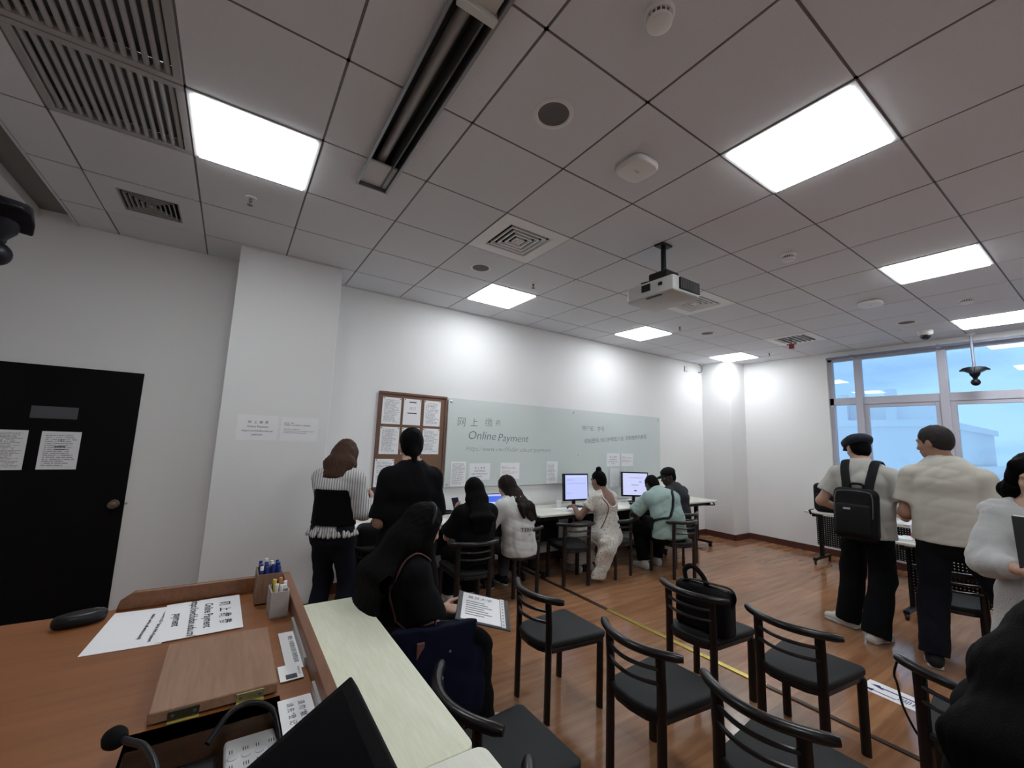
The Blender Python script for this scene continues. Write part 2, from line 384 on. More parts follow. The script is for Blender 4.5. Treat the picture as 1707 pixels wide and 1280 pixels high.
# LED panels
for i, (k, j) in enumerate(lights_cells):
    lab = {(0, 3): 'square LED ceiling panel glowing beside the ribbed air grille', (4, 0): 'largest square LED ceiling panel, right of the ceiling speaker', (4, 5): 'LED ceiling panel nearest the corkboard above the back wall',
           (8, 5): 'LED ceiling panel over the glass board behind the projector', (12, 5): 'LED ceiling panel in the far corner next to the column', (8, 0): 'LED ceiling panel between largest right panel and the window',
           (12, 0): 'LED ceiling panel closest to the window at right edge',
           (0, -2): 'LED ceiling panel straight above the podium corner', (4, -5): 'LED ceiling panel over the rear of the room', (8, -5): 'LED ceiling panel at the rear middle of room', (12, -5): 'LED ceiling panel at the rear beside the window'}[(k, j)]
    t = thing('ceiling_light', lab, 'light', (XG(k)+.3, YG(j)+.3, TZ), 0, 'LED ceiling panels')
    f = MB(); e = .296; q = .272
    f.box(-e, e, q, e, -.004, .03); f.box(-e, e, -e, -q, -.004, .03); f.box(-e, -q, -q, q, -.004, .03); f.box(q, e, -q, q, -.004, .03)
    obj('frame', f, M_TRIM, t); obj('diffuser', MB().box(-q, q, -q, q, -.012, .028), M_LED, t)  # diffuser stands proud so its glowing edges add a halo on the ceiling

# ribbed return-air grilles
for (k, j) in grille_cells:
    t = thing('air_grille', 'ribbed return air grille beside the glowing panel' if j == 3 else 'ribbed return air grille in the top left corner', 'vent', (XG(k)+.3, YG(j)+.3, TZ), 0, 'ribbed air grilles')
    f = MB(); e = .296; q = .262
    f.box(-e, e, q, e, -.002, .05); f.box(-e, e, -e, -q, -.002, .05); f.box(-e, -q, -q, q, -.002, .05); f.box(q, e, -q, q, -.002, .05)
    obj('frame', f, M_GRILLE, t, bevel=.002)
    sl = None
    for i in range(14):
        x = -q + (i+.5)*2*q/14
        if sl is None:
            m_ = MB(); m_.tube([(0, -q, .012), (0, q, .012)], .0115, 10, flat=(1, .9)); sl = m_.mesh('slat', smooth=True)
        link('slat', sl, M_GRILLE, t, loc=(x, 0, 0))
    obj('backing', MB().box(-q, q, -q, q, .05, .06), M_DARKMETAL, t)

# square air diffusers
def diffuser(k, j, kind, label):
    t = thing('air_diffuser', label, 'vent', (XG(k)+.3, YG(j)+.3, TZ), 0, 'square ceiling air diffusers')
    if kind == 'small': R = .168; mm = mat('vent_grey', (.33, .33, .315), .5)
    else: R = .205; mm = mat('vent_white', (.84, .84, .84), .5)
    f = MB(); e = .2955
    for a in ((-e, e, R, e), (-e, e, -e, -R), (-e, -R, -R, R), (R, e, -R, R)): f.box(a[0], a[1], a[2], a[3], -.003, .012)
    obj('face_plate', f, mm if kind != 'small' else M_TILE, t)
    if kind == 'half':
        for i in range(6):
            y = -R+.02+i*.06; obj('blade', MB().box(-R, R, y, y+.012, -.012, .03), M_DARKMETAL, t)
    n = 5 if kind == 'big' else 6
    for i in range(n):
        r1 = R*(1-i/n); r0 = r1 - R/n*.30; z1, z0 = -.003+.004*i*0, .030
        v = [];  
        for (r, z) in ((r1, -.004), (r0, -.004), (r0-.004, .014), (r1-.004, .014)):
            v += [(r, r, z), (-r, r, z), (-r, -r, z), (r, -r, z)]
        fc = []
        for a in range(4):
            b = (a+1) % 4
            for c in range(4):
                d = (c+1) % 4; fc.append((c*4+a, c*4+b, d*4+b, d*4+a))
        obj('blade', MB().add(v, fc), mm, t)
    obj('core', MB().box(-R/n*.5, R/n*.5, -R/n*.5, R/n*.5, -.004, .01), mm, t)
    obj('backing', MB().box(-R, R, -R, R, .022, .026), M_BLACKMT, t)
diffuser(-1, 5, 'small', 'small grey air diffuser above the black door')
diffuser(3, 3, 'big', 'white air diffuser between screen slot and projector')
diffuser(7, 3, 'big', 'white air diffuser just behind the projector')
diffuser(11, 3, 'half', 'dark grey air diffuser near the far right wall')

# recessed projection-screen housing
t = thing('projection_screen_housing', 'recessed metal projection screen housing with roller in ceiling', 'screen housing', (0, 0, 0))
y0 = -1.2
hb = MB(); hb.box(SX0-.004, SX0, y0, SY1, TZ-.022, TZ+.15); hb.box(SX1, SX1+.004, y0, SY1, TZ-.022, TZ+.15); hb.box(SX0, SX1, SY1-.004, SY1, TZ-.022, TZ+.15); hb.box(SX0, SX1, y0, SY1, TZ+.146, TZ+.15)
obj('trough', hb, M_DARKMETAL, t)
hb = MB(); hb.box(SX0-.016, SX0-.002, y0, SY1+.008, TZ-.026, TZ-.020); hb.box(SX1+.002, SX1+.016, y0, SY1+.008, TZ-.026, TZ-.020); hb.box(SX0-.016, SX1+.016, SY1, SY1+.01, TZ-.026, TZ-.020); obj('flange', hb, M_GREYMETAL, t)
obj('inner_strip', MB().box(SX1-.034, SX1-.026, y0, SY1-.01, TZ-.01, TZ+.10), M_DARKMETAL, t)
obj('roller', MB().tube([(SX0+.075, y0+.05, TZ+.055), (SX0+.075, SY1-.03, TZ+.055)], .026, 20), mat('roller_grey', (.42, .42, .43), .45, metal=.3), t, smooth=True)
obj('end_bracket', MB().box(SX0+.01, SX1+.004, 1.20, 1.235, TZ-.035, TZ+.06), mat('bracket_white', (.62, .62, .60), .5), t, bevel=.004)
obj('cover_plate', MB().box(SX0+.05, SX1-.01, .3, 1.20, TZ-.012, TZ+.004), mat('bracket_white', (.62, .62, .60), .5), t, bevel=.003)

# ceiling devices
def lathe_thing(name, label, cat, x, y, parts, group=None):
    t = thing(name, label, cat, (x, y, TZ), 0, group)
    for nm, prof, m in parts: obj(nm, MB().lathe(prof, 28), m, t, smooth=True)
    return t
M_DEV = mat('device_white', (.78, .78, .78), .45); M_MESHG = mat('speaker_mesh', (.14, .13, .125), .7, bump=.6, bscale=900)
for x, y, lab in ((1.14, 1.45, 'round ceiling speaker left of the wireless access point'), (1.77, 3.28, 'small round ceiling speaker below the white diffuser'), (5.37, 3.24, 'round ceiling speaker between two far back lights'), (6.59, 1.45, 'round ceiling speaker close to the dome camera')):
    lathe_thing('ceiling_speaker', lab, 'speaker', x, y, [('rim', [(.098, .002), (.098, -.004), (.082, -.008), (.076, -.004), (.076, .002)], M_DEV), ('mesh_cover', [(.076, .0), (.075, -.004), (.002, -.004)], M_MESHG)], 'round ceiling speakers')
for x, y, lab in ((1.15, .85, 'smoke detector at the top edge of the ceiling'), (3.62, 1.47, 'smoke detector right of the projector mount'), (6.0, .86, 'smoke detector between the two right hand lights')):
    t = lathe_thing('smoke_detector', lab, 'smoke detector', x, y, [('base', [(.054, 0), (.054, -.014), (.050, -.018)], M_DEV), ('neck', [(.042, -.016), (.042, -.034)], M_DARKMETAL), ('cap', [(.046, -.034), (.045, -.046), (.036, -.052), (.002, -.053)], M_DEV)], 'smoke detectors')
    for i in range(16):
        a = 2*math.pi*i/16; obj('rib', MB().box(.040, .047, -.0025, .0025, -.036, -.016, M=Matrix.Rotation(a, 4, 'Z')), M_DEV, t)
for x, y, a, lab in ((1.76, 1.46, 0, 'rounded square wireless access point beside the large right panel'), (5.43, 1.46, 0, 'flat white wireless access point between far right lights')):
    t = thing('wireless_access_point', lab, 'access point', (x, y, TZ), 0, 'wireless access points')
    pts = []
    for i in range(40):
        th = 2*math.pi*i/40; c, s = math.cos(th), math.sin(th); pts.append((math.copysign(abs(c)**.55, c)*.098, math.copysign(abs(s)**.55, s)*.098))
    obj('shell', MB().prism(pts, -.042, -.006), M_DEV, t, bevel=.012, seg=3, smooth=True)
    obj('mount_plate', MB().prism([(p[0]*.8, p[1]*.8) for p in pts], -.008, 0), M_TRIM, t)
    lg = link('print', text_mesh('H3C', .022), M_MARKER, t); lg.matrix_local = Matrix.Translation((0, 0, -.0425)) @ Matrix.Rotation(math.pi, 4, 'X')
for x, y, lab in ((-.055, 3.25, 'sprinkler head below the left glowing panel'), (2.38, 3.28, 'sprinkler head beside the panel nearest the corkboard'), (4.8, 3.28, 'sprinkler head beside the panel over the glass board'), (7.2, 3.28, 'sprinkler head beside the corner panel by the column')):
    t = lathe_thing('sprinkler_head', lab, 'sprinkler', x, y, [('escutcheon', [(.036, 0), (.034, -.006), (.016, -.010)], M_DEV), ('nozzle', [(.010, -.006), (.010, -.03), (.005, -.034), (.004, -.052)], M_DARKMETAL), ('deflector', [(.018, -.052), (.018, -.055), (.004, -.056)], M_DARKMETAL)], 'ceiling sprinklers')
t = thing('hanging_tag', 'small red tag hanging under the far dark diffuser', 'tag', (6.60, 2.70, TZ)); obj('cord', MB().tube([(0, 0, 0), (0, 0, -.05)], .004, 6), M_DARKMETAL, t); obj('flag', MB().box(-.012, .012, -.03, .03, -.12, -.05), mat('tag_red', (.35, .04, .05), .6), t); obj('crossbar', MB().box(-.01, .01, -.06, .06, -.062, -.05), mat('tag_red', (.35, .04, .05), .6), t)
# dome camera
t = lathe_thing('dome_camera', 'round dome security camera on ceiling before the window', 'camera', 7.22, 1.42, [('base', [(.075, 0), (.075, -.03), (.068, -.055), (.060, -.06)], M_DEV), ('dome', [(.056, -.058)]+[(.056*math.cos(a), -.062-.056*math.sin(a)) for a in np.linspace(0, 1.5, 8)], mat('smoked_dome', (.01, .01, .02), .05, coat=.6))])
lathe_thing('motion_sensor', 'tiny round motion sensor beside the dome camera', 'sensor', 6.95, 1.62, [('shell', [(.030, 0), (.030, -.016), (.018, -.026), (.002, -.028)], M_DEV)])

# hanging two-winged cameras
def wing_cam(label, loc, zb, rz, wall=False, bent=False, sc=1.0):
    t = thing('hanging_camera', label, 'camera', (loc[0], loc[1], zb), rz, 'winged hanging cameras')
    mc = mat('camera_black', (.008, .008, .012), .4, spec=.25)
    if bent:
        q = Matrix.Rotation(-rz, 3, 'Z') @ Vector((-.42, -.1, 0)); zt = (HC-zb)/sc
        obj('pole', MB().tube([(0, 0, .16), (q.x*.15, q.y*.15, .24), (q.x, q.y, zt-.06), (q.x, q.y, zt)], .012, 12), M_DARKMETAL, t, smooth=True)
    elif not wall: obj('pole', MB().tube([(0, 0, HC-zb), (0, 0, .16)], .015, 12), M_GREYMETAL if wall else mat('pole_grey', (.30, .32, .40), .45, metal=.3), t, smooth=True); obj('ceiling_flange', MB().lathe([(.045, HC-zb), (.045, HC-zb-.012), (.018, HC-zb-.03)], 20), M_DEV, t, smooth=True)
    t.scale = (sc, sc, sc)
    # two drooping wings left and right along local y, thick plates tapering outwards
    for s in (-1, 1):
        v = []; secs = [(.0, .085, .19, .10), (.05, .075, .195, .125), (.10, .05, .185, .150), (.135, .022, .160, .147)]
        for y, hw, zt, zb_ in secs:
            v += [(-hw, s*y, zb_), (hw, s*y, zb_), (hw*.8, s*y, zt), (-hw*.8, s*y, zt)]
        f = [(0, 1, 2, 3), (12, 13, 14, 15)]
        for i in range(3):
            for c in range(4):
                d = (c+1) % 4; f.append((i*4+c, i*4+d, (i+1)*4+d, (i+1)*4+c))
        obj('wing', MB().add(v, f), mc, t, bevel=.006, smooth=True)
    obj('neck', MB().lathe([(.055, .13), (.045, .09), (.024, .06), (.022, .045)], 18), mc, t, smooth=True)
    obj('lens_ball', MB().lathe([(.002, -.045)]+[(.045*math.cos(a), .0+.045*math.sin(a)) for a in np.linspace(-1.45, 1.45, 12)], 22), mc, t, smooth=True)
wing_cam('winged camera hanging on a pole before the window', (7.76, 1.11), 2.525, .1)
wing_cam('black winged camera at the left image edge near the ceiling', (-1.145, 3.30), 2.46, .5, bent=True, sc=1.45)

# projector
t = thing('projector', 'white projector hanging from a black ceiling mount', 'projector', (2.80, 2.06, 0))
mpz = 2.80
body = MB(); body.prism([(-.185, -.225), (.13, -.235), (.175, -.20), (.185, -.12), (.185, .225), (-.16, .235), (-.19, .20)], mpz-.065, mpz+.06)
obj('body', body, mat('projector_white', (.50, .50, .49), .42), t, bevel=.016, seg=3, smooth=True)
v_ = MB(); v_.box(-.12, .13, -.242, -.226, mpz-.045, mpz+.045); obj('vent', v_, M_BLACKPL, t, bevel=.004)
for i in range(12): obj('fin', MB().box(-.115+i*.0205, -.107+i*.0205, -.246, -.238, mpz-.042, mpz+.042), M_DARKMETAL, t)
obj('port_panel', MB().box(-.196, -.184, -.02, .06, mpz-.018, mpz+.038), M_BLACKPL, t, bevel=.003); obj('ir_window', MB().box(-.194, -.184, -.13, -.098, mpz-.002, mpz+.022), M_BLACKPL, t)
obj('foot_slot', MB().box(-.17, -.145, -.10, .04, mpz-.069, mpz-.06), M_BLACKPL, t)
obj('mount_pole', MB().tube([(-.10, -.08, TZ), (-.10, -.08, mpz+.12)], .020, 14), M_BLACKPL, t, smooth=True)
obj('cable', MB().tube([(-.075, -.06, TZ), (-.065, -.05, mpz+.2), (-.08, -.06, mpz+.1)], .006, 8), M_BLACKPL, t, smooth=True)
obj('ceiling_plate', MB().box(-.16, -.04, -.12, -.04, TZ-.015, TZ), M_BLACKPL, t, bevel=.003)
obj('mount_bracket', MB().box(-.16, .0, -.15, .02, mpz+.07, mpz+.13), M_BLACKPL, t, bevel=.012)
for dx, dy in ((-.14, .10), (.08, .12), (.06, -.15)): obj('mount_arm', MB().tube([(-.08, -.06, mpz+.09), (dx, dy, mpz+.08), (dx, dy, mpz+.055)], .012, 8), M_BLACKPL, t)

# ------------------------------------------------------------------ window
win = struct(thing('window_1', '', '')); del win['label']; del win['category']
XF0, XF1 = X1+.04, X1+.11
def bar(nm, y0, y1, z0, z1, x0=XF0, x1=XF1): obj(nm, MB().box(x0, x1, y0, y1, z0, z1), M_WINFR, win, bevel=.004)
bar('frame_jamb', WY1-.06, WY1, WZ0, WZ1); bar('frame_head', WY0, WY1, WZ1-.045, WZ1); bar('frame_sill', WY0, WY1, WZ0, WZ0+.06); bar('frame_jamb', WY0, WY0+.06, WZ0, WZ1)
for yc in (2.355, 1.43, .50, -.43): bar('mullion', yc-.045, yc+.045, WZ0, WZ1, XF0-.015, XF1)
bar('transom', WY0, WY1, 2.32, 2.43)
# opening sashes below the transom
for ya, yb in ((1.475, 2.31), (.545, 1.385), (-.385, .455)):
    for nm, a, b, c, d in (('sash_stile', ya, ya+.055, .94, 2.32), ('sash_stile', yb-.055, yb, .94, 2.32), ('sash_rail', ya+.055, yb-.055, 2.27, 2.32), ('sash_rail', ya+.055, yb-.055, .94, .99)):
        bar(nm, a, b, c, d, XF0+.01, XF1-.01)
obj('lock_rail', MB().box(XF0-.02, XF0, WY0, WY1, 1.175, 1.205), M_BLACKPL, win)
for ya, yb in ((2.40, 2.68), (1.475, 2.31), (.545, 1.385), (-.385, .455), (-1.54, -.475)):
    for za, zb in ((2.43, 3.015), (.94, 2.32)): obj('pane', MB().box(X1+.072, X1+.078, ya, yb, za, zb), M_GLASS, win)
struct(obj('trim_2', MB().box(X1-.05, X1+.04, WY0, WY1+.03, WZ0-.03, WZ0), M_TRIM, bevel=.004))
t = thing('curtain_track', 'grey curtain track along the top of the window', 'curtain track', (X1-.06, 0, 3.06)); obj('track', MB().box(-.02, .02, WY0, WY1-.02, -.02, .012), mat('track_grey', (.20, .23, .32), .4), t, bevel=.003)
for y in (2.4, 1.43, .5): obj('bracket', MB().box(-.012, .06, y-.02, y+.02, -.03, .03), M_WINFR, t)

# buildings and a palm outside the window, blue haze painted into their pale colours
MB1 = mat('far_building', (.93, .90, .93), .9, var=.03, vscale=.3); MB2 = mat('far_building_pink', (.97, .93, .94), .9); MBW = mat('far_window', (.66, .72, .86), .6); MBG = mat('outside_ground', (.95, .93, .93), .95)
struct(obj('ground_outside', MB().box(X1+3, 200, -120, 160, -12, -11.8), MBG))  # ground kept near white to throw sky light onto the buildings
def bld(label, x0, x1, y0, y1, z1, m, wins, extra=None):
    t = thing('building', label, 'building', (x0, (y0+y1)/2, -11.8)); hy = (y1-y0)/2
    obj('wall', MB().box(0, x1-x0, -hy, hy, 0, z1+11.8), m, t)
    obj('parapet', MB().box(-.25, x1-x0, -hy-.25, hy+.25, z1+11.8, z1+12.2), m, t)
    for (a, b, c, d) in wins: f = obj('window', MB().box(-.12, 0, a, b, c+11.8, d+11.8), MBW, t); obj('pane', MB().box(-.16, -.12, a+.15, b-.15, c+11.95, d+11.65), MBW, f)
    for (a, b, c, d, e) in (extra or []): obj('rooftop_unit', MB().box(a, a+e, b, c, z1+12.2, z1+12.2+d), m, t)
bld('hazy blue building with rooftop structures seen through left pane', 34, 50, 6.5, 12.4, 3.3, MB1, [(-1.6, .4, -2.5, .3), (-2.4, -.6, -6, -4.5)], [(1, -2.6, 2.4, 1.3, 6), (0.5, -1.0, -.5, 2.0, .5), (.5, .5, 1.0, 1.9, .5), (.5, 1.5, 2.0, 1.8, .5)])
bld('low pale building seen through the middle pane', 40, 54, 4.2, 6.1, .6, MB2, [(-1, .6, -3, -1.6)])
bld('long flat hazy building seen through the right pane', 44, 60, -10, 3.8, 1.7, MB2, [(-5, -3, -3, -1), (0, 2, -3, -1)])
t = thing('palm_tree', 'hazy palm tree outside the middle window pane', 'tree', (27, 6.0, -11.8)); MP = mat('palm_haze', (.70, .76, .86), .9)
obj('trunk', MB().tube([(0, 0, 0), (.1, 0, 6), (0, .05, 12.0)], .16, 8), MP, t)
for i in range(9):
    a = i*.7; c, s = math.cos(a), math.sin(a); pts = [(c*r, s*r, 12.0+.5*math.sin(r*1.5)-.28*r*r) for r in (0, .4, .8, 1.2, 1.6, 1.9)]
    obj('frond', MB().tube(pts, [.04, .12, .16, .14, .09, .01], 6, flat=(1, .15)), MP, t)

# ================================================================== WALL THINGS
# glass writing board
BX0, BX1, BZ0, BZ1 = 2.13, 6.10, 1.0, 2.055
t = thing('glass_writing_board', 'long frosted glass writing board with marker text on wall', 'whiteboard', (BX0, YW, 0))
gb = obj('glass_panel', MB().box(0, BX1-BX0, -.030, -.022, BZ0, BZ1), M_BOARD, t, bevel=.001)
for x in (.035, 2.0, BX1-BX0-.045):
    for z in (BZ0+.035, BZ1-.045):
        obj('standoff', MB().lathe([(.016, 0), (.016, .034), (.012, .037)], 18, M=Matrix.Translation((x, 0, z)) @ Matrix.Rotation(math.pi/2, 4, 'X')), M_STEEL, t, smooth=True)
def wtext(body, size, x, z, **k):
    o = link('handwriting', text_mesh(body, size, **k), M_MARKER, t); o.matrix_local = frame((x-BX0, -.0306, z), (1, 0, k.get('tilt', 0)), (0, 0, 1)) if False else frame((x-BX0, -.0306, z), (1, 0, 0), (0, 0, 1)); return o
th = -.0009
wtext('网', .125, 2.315, 1.765, thin=-.0016); wtext('上', .115, 2.49, 1.77, thin=-.0016); wtext('缴', .12, 2.70, 1.78, thin=-.0018); wtext('费', .085, 2.84, 1.785, thin=-.0014)
wtext('Online', .15, 2.61, 1.615, shear=.2, thin=-.002); wtext('Payment', .14, 3.08, 1.60, shear=.2, thin=-.002)
wtext('https://www.cwcf.fudan.edu.cn/payment', .082, 3.05, 1.455, shear=.25, thin=-.0018)
wtext('用户名:  学号', .082, 4.53, 1.79, thin=-.001)
a_ = wtext('初始密码: ISO-护照后六位, 自助缴费机教程', .075, 5.05, 1.615, thin=-.0006); a_.matrix_local = frame((5.05-BX0, -.0306, 1.655), (1, 0, .085), (-.085, 0, 1))
wtext('▬  ● '.replace('▬', '-').replace('●', '.'), .08, 4.27, 1.405)
YP = YW-.0318
def wsheet(label, x0, x1, z0, z1, m, y=YP, **k): return sheet(label, wallM((x0+x1)/2, y, (z0+z1)/2), x1-x0, z1-z0, m, **k)
def pay_text(s, k=1.0, blue=False):
    m = M_INKBLUE if blue else M_INK
    print_on(s, '网  上  缴  费', .026*k, 0, .045*k, .0018, m, spacing=1.05); print_on(s, 'Online Payment', .025*k, 0, .008*k, .0018, m)
    print_on(s, 'https://cwcf.fudan.edu.cn/', .023*k, 0, -.028*k, .0018, m); print_on(s, 'payment', .023*k, 0, -.060*k, .0018, m)
def acct_text(s, k=1.0):
    for i, (b, y) in enumerate((('用户名:   学号', .050), ('初始密码:  ISO-护照后六位, 自助缴费机', .034), ('User name:   Student ID', .000), ('Initial password: ISO + last six digits of passport', -.016), ('number, see the self-service tutorial', -.032))):
        print_on(s, b, .0125*k, -.125*k, y*k, .0018, align='LEFT')
wsheet('tall printed sheet at the left end of the glass board', 2.208, 2.405, 1.01, 1.30, M_TEXTP)
pay_text(wsheet('landscape payment notice on glass board above black haired woman', 2.453, 2.747, 1.078, 1.28, M_PAPER), .95, True)
acct_text(wsheet('landscape account notice on glass board above white shirt woman', 2.901, 3.195, 1.08, 1.288, M_PAPER))
wsheet('tall printed sheet hanging in the middle of the glass board', 3.65, 3.845, 1.008, 1.306, M_TEXTS)
pay_text(wsheet('payment notice on glass board above the bun woman', 4.81, 5.105, 1.233, 1.435, M_PAPER), .95, True)
acct_text(wsheet('account notice on glass board left of its right end', 5.140, 5.421, 1.236, 1.435, M_PAPER), .95)
t2 = thing('acrylic_pocket', 'clear acrylic pocket with sheet on glass board between monitors', 'document holder', (4.98, YP, 1.07))
obj('pocket', MB().box(-.13, .13, -.014, -.001, -.17, .15), M_CLEAR, t2, bevel=.01, seg=3); obj('insert', MB().box(-.10, .10, -.008, -.006, -.14, .14), M_TEXTP, t2)

# cork board
CX0, CX1, CZ0, CZ1 = 1.302, 2.118, .97, 2.062
t = thing('cork_board', 'brown framed cork notice board left of the glass board', 'notice board', (CX0, YW, 0)); W_ = CX1-CX0
obj('cork_panel', MB().box(.02, W_-.02, -.014, 0, CZ0+.02, CZ1-.02), M_CORK, t)
for a in ((0, W_, CZ1-.028, CZ1), (0, W_, CZ0, CZ0+.028), (0, .028, CZ0+.028, CZ1-.028), (W_-.028, W_, CZ0+.028, CZ1-.028)):
    obj('frame_bar', MB().box(a[0], a[1], -.024, 0, a[2], a[3]), M_FRAME, t, bevel=.004)
YC = YW-.0155
corks = [(1.347, 1.557, 1.704, 1.998, M_TEXTP, 'text sheet in the top left corner of the cork board'), (1.586, 1.792, 1.703, 1.998, M_PAPER, 'sheet with two dark headings at the top of cork board'), (1.832, 2.036, 1.702, 1.997, M_TEXTS, 'pale text sheet in the top right corner of cork board'),
         (1.345, 1.558, 1.375, 1.672, M_TEXTP, 'text sheet second from top at cork board left'), (1.586, 1.792, 1.375, 1.672, M_TEXTP, 'middle cork board sheet half hidden by the dark head'), (1.832, 2.040, 1.381, 1.674, M_TEXTS, 'text sheet second from top at cork board right'), (1.312, 1.520, 1.027, 1.323, M_TEXTS, 'lowest sheet at the left edge of the cork board'), (1.64, 1.84, 1.03, 1.327, M_TEXTP, 'low cork board sheet behind the black shoulder')]
for x0, x1, z0, z1, m, lab in corks:
    s = wsheet(lab, x0, x1, z0, z1, m, y=YC-.001 if z1 > 1.33 or x0 > 1.35 else YW-.026, group='sheets on the cork board')
    for px in (-1, 1): obj('push_pin', MB().lathe([(.006, .001), (.006, .006), (.003, .010)], 8, M=Matrix.Translation((px*((x1-x0)/2-.012), (z1-z0)/2-.012, 0))), mat('pin_red', (.35, .03, .03), .4) if px > 0 else M_BLACKPL, s)
    if 'headings' in lab:
        obj('print_bar', MB().box(-.04, .045, .105, .116, .0012, .0018), M_INK, s); obj('print_bar', MB().box(-.055, .055, -.02, -.008, .0012, .0018), M_INK, s)
        print_on(s, 'ISO', .05, 0, .04, .0018, M_MARKER, shear=.3, thin=-.001)
# pillar notices
YPI = 4.18
s = wsheet('laminated payment notice, left of the two on the white pillar', .034, .335, 1.497, 1.708, M_PAPER, y=YPI-.001); pay_text(s, .98)
s = wsheet('laminated account notice, right of the two on the white pillar', .356, .655, 1.497, 1.705, M_PAPER, y=YPI-.001); acct_text(s)
# conduit box and cable near the corner
t = thing('wall_outlet', 'small white wall box high up near the far corner', 'outlet', (6.90, YW, 3.01)); obj('plate', MB().box(-.04, .04, -.02, 0, -.05, .05), M_TRIM, t, bevel=.004); obj('socket', MB().box(-.02, .02, -.022, -.02, -.02, .02), M_DEV, t)
tag(obj('loose_cable', MB().tube([(7.30, YW-.01, HC-.005), (7.36, YW-.03, HC-.03), (7.385, YW-.03, HC-.09), (7.36, YW-.03, HC-.15), (7.31, YW-.025, HC-.17), (7.28, YW-.02, HC-.165)], .006, 8), M_DARKMETAL, smooth=True), 'dark loose cable dangling from ceiling in the far corner', 'cable')

# ================================================================== CHAIRS
SEATZ = .425
def chair_proto():
    t = thing('chair', 'x', 'chair')
    # local +x is the sitting direction; rear posts on x=0
    hw = .205
    pts = [(0, -.155), (.02, -.165), (.40, -hw), (.425, -hw+.02), (.425, hw-.02), (.40, hw), (.02, .165), (0, .155), (-.035, .09), (-.045, 0), (-.035, -.09)]
    obj('seat', MB().prism(pts, SEATZ-.038, SEATZ), M_SEAT, t, bevel=.013, seg=3, smooth=True)
    obj('seat_frame', MB().prism([(p[0]*.97+.005, p[1]*.97) for p in pts], SEATZ-.062, SEATZ-.036), M_CHAIR, t, bevel=.004)
    rail = lambda z, yt, sx, dz=0: [(-.062*sx + .105*(y/.235)**2, y, z) for y in np.linspace(-yt, yt, 19)]
    tr = MB(); path = [(-.06 + .098*(abs(y)/.235)**2.0, y, .663) for y in np.linspace(-.235, .235, 21)]
    tr.tube(path, [.015]+[.0205]*19+[.015], 14); obj('top_rail', tr, M_CHAIR, t, smooth=True)
    for z in (.595, .535):
        p2 = [(-.062 + .056*(abs(y)/.150)**2.0, y, z) for y in np.linspace(-.150, .150, 15)]
        obj('back_rung', MB().tube(p2, .0095, 8), M_CHAIR, t, smooth=True)
    for s in (-1, 1):
        obj('leg', MB().tube([(.0, s*.150, 0), (.0, s*.150, .50), (-.010, s*.150, .66)], .0165, 12, flat=(1.5, .9)), M_CHAIR, t, smooth=True)
        obj('leg', MB().tube([(.375, s*.190, 0), (.375, s*.190, SEATZ-.05)], .0165, 12, flat=(1.45, 1.0)), M_CHAIR, t, smooth=True)
    return t
proto = chair_proto(); used = [False]
def chair(label, x, y, rz=0, group='black wooden chairs in rows'):
    o = proto if not used[0] else copy_tree(proto); used[0] = True
    o.location = (x, y, 0); o.rotation_euler = (0, 0, rz); tag(o, label, 'chair', group); return o
G1 = 'chairs facing the window'
chair('empty black chair standing alone left of the floor strip', 1.655, 2.165, 0, G1)
chair('empty black chair second in its row, in front of the bag chair', 1.70, 1.43, 0, G1)
chair('black chair cut by the bottom edge, third in the middle row', 1.685, .86, 0, G1)
chair('black chair holding a black laptop bag', 2.55, 1.70, .03, G1)
chair('empty black chair beside the white floor sticker', 2.595, 1.15, 0, G1)
chair('black chair with thin lanyard hanging, before the dark haired sitter', 2.60, .48, 0, G1)
chair('black chair beside the pale green table, rail end up front', .78, 1.445, 0, G1)
chair('black chair at the bottom edge showing only its rail tip', .78, .84, 0, G1)
chair('black chair under the long haired woman with navy tote', .74, 2.22, 0, G1)
chair('black chair under the dark haired sitter in the bottom right', 1.68, .115, 0, G1)
G2 = 'chairs at the back desks'
PI2 = math.pi/2
chair('black chair under the woman in black looking at her phone', 1.90, 3.37, PI2-.15, G2)
chair('black chair under the woman in white shirt', 2.68, 3.66, PI2+.02, G2)
chair('empty black chair between white shirt woman and bun woman', 3.36, 3.64, PI2-.3, G2)
chair('black chair under the woman in the floral dress', 4.08, 3.60, PI2+.1, G2)
chair('black chair under the man in mint shirt', 4.73, 3.22, PI2-.25, G2)
chair('black chair under the man in black cap', 5.36, 3.56, PI2, G2)
chair('black chair with a black backpack behind the standing woman', 1.08, 3.58, PI2-.2, G2)
chair('dark chair behind the man in white polo', 4.90, .93, .3, 'chairs by the window tables')

# laptop bag on chair
def soft_box(nm, sx, sy, sz, m, parent, bev=.03, M=None, loc=None):
    return obj(nm, MB().box(-sx/2, sx/2, -sy/2, sy/2, 0, sz, M=M), m, parent, bevel=bev, seg=4, smooth=True, loc=loc)
M_BAG = mat('bag_nylon', (.004, .004, .005), .65, bump=.3, bscale=500, spec=.2)
t = thing('laptop_bag', 'black laptop bag with carry strap standing on a chair', 'bag', (2.66, 1.67, SEATZ), .05)
soft_box('body', .12, .36, .27, M_BAG, t, .03); soft_box('front_pocket', .05, .30, .18, M_BAG, t, .02, loc=(.07, 0, .02))
obj('zip', MB().tube([(-.01, -.16, .272), (-.01, 0, .278), (-.01, .16, .272)], .006, 8), M_DARKMETAL, t)
obj('handle', MB().tube([(-.02, .11, .26), (-.03, .115, .34), (-.03, .06, .375), (-.02, 0, .33), (-.01, -.03, .265)], .012, 8, flat=(1.4, .5)), M_BAG, t, smooth=True)
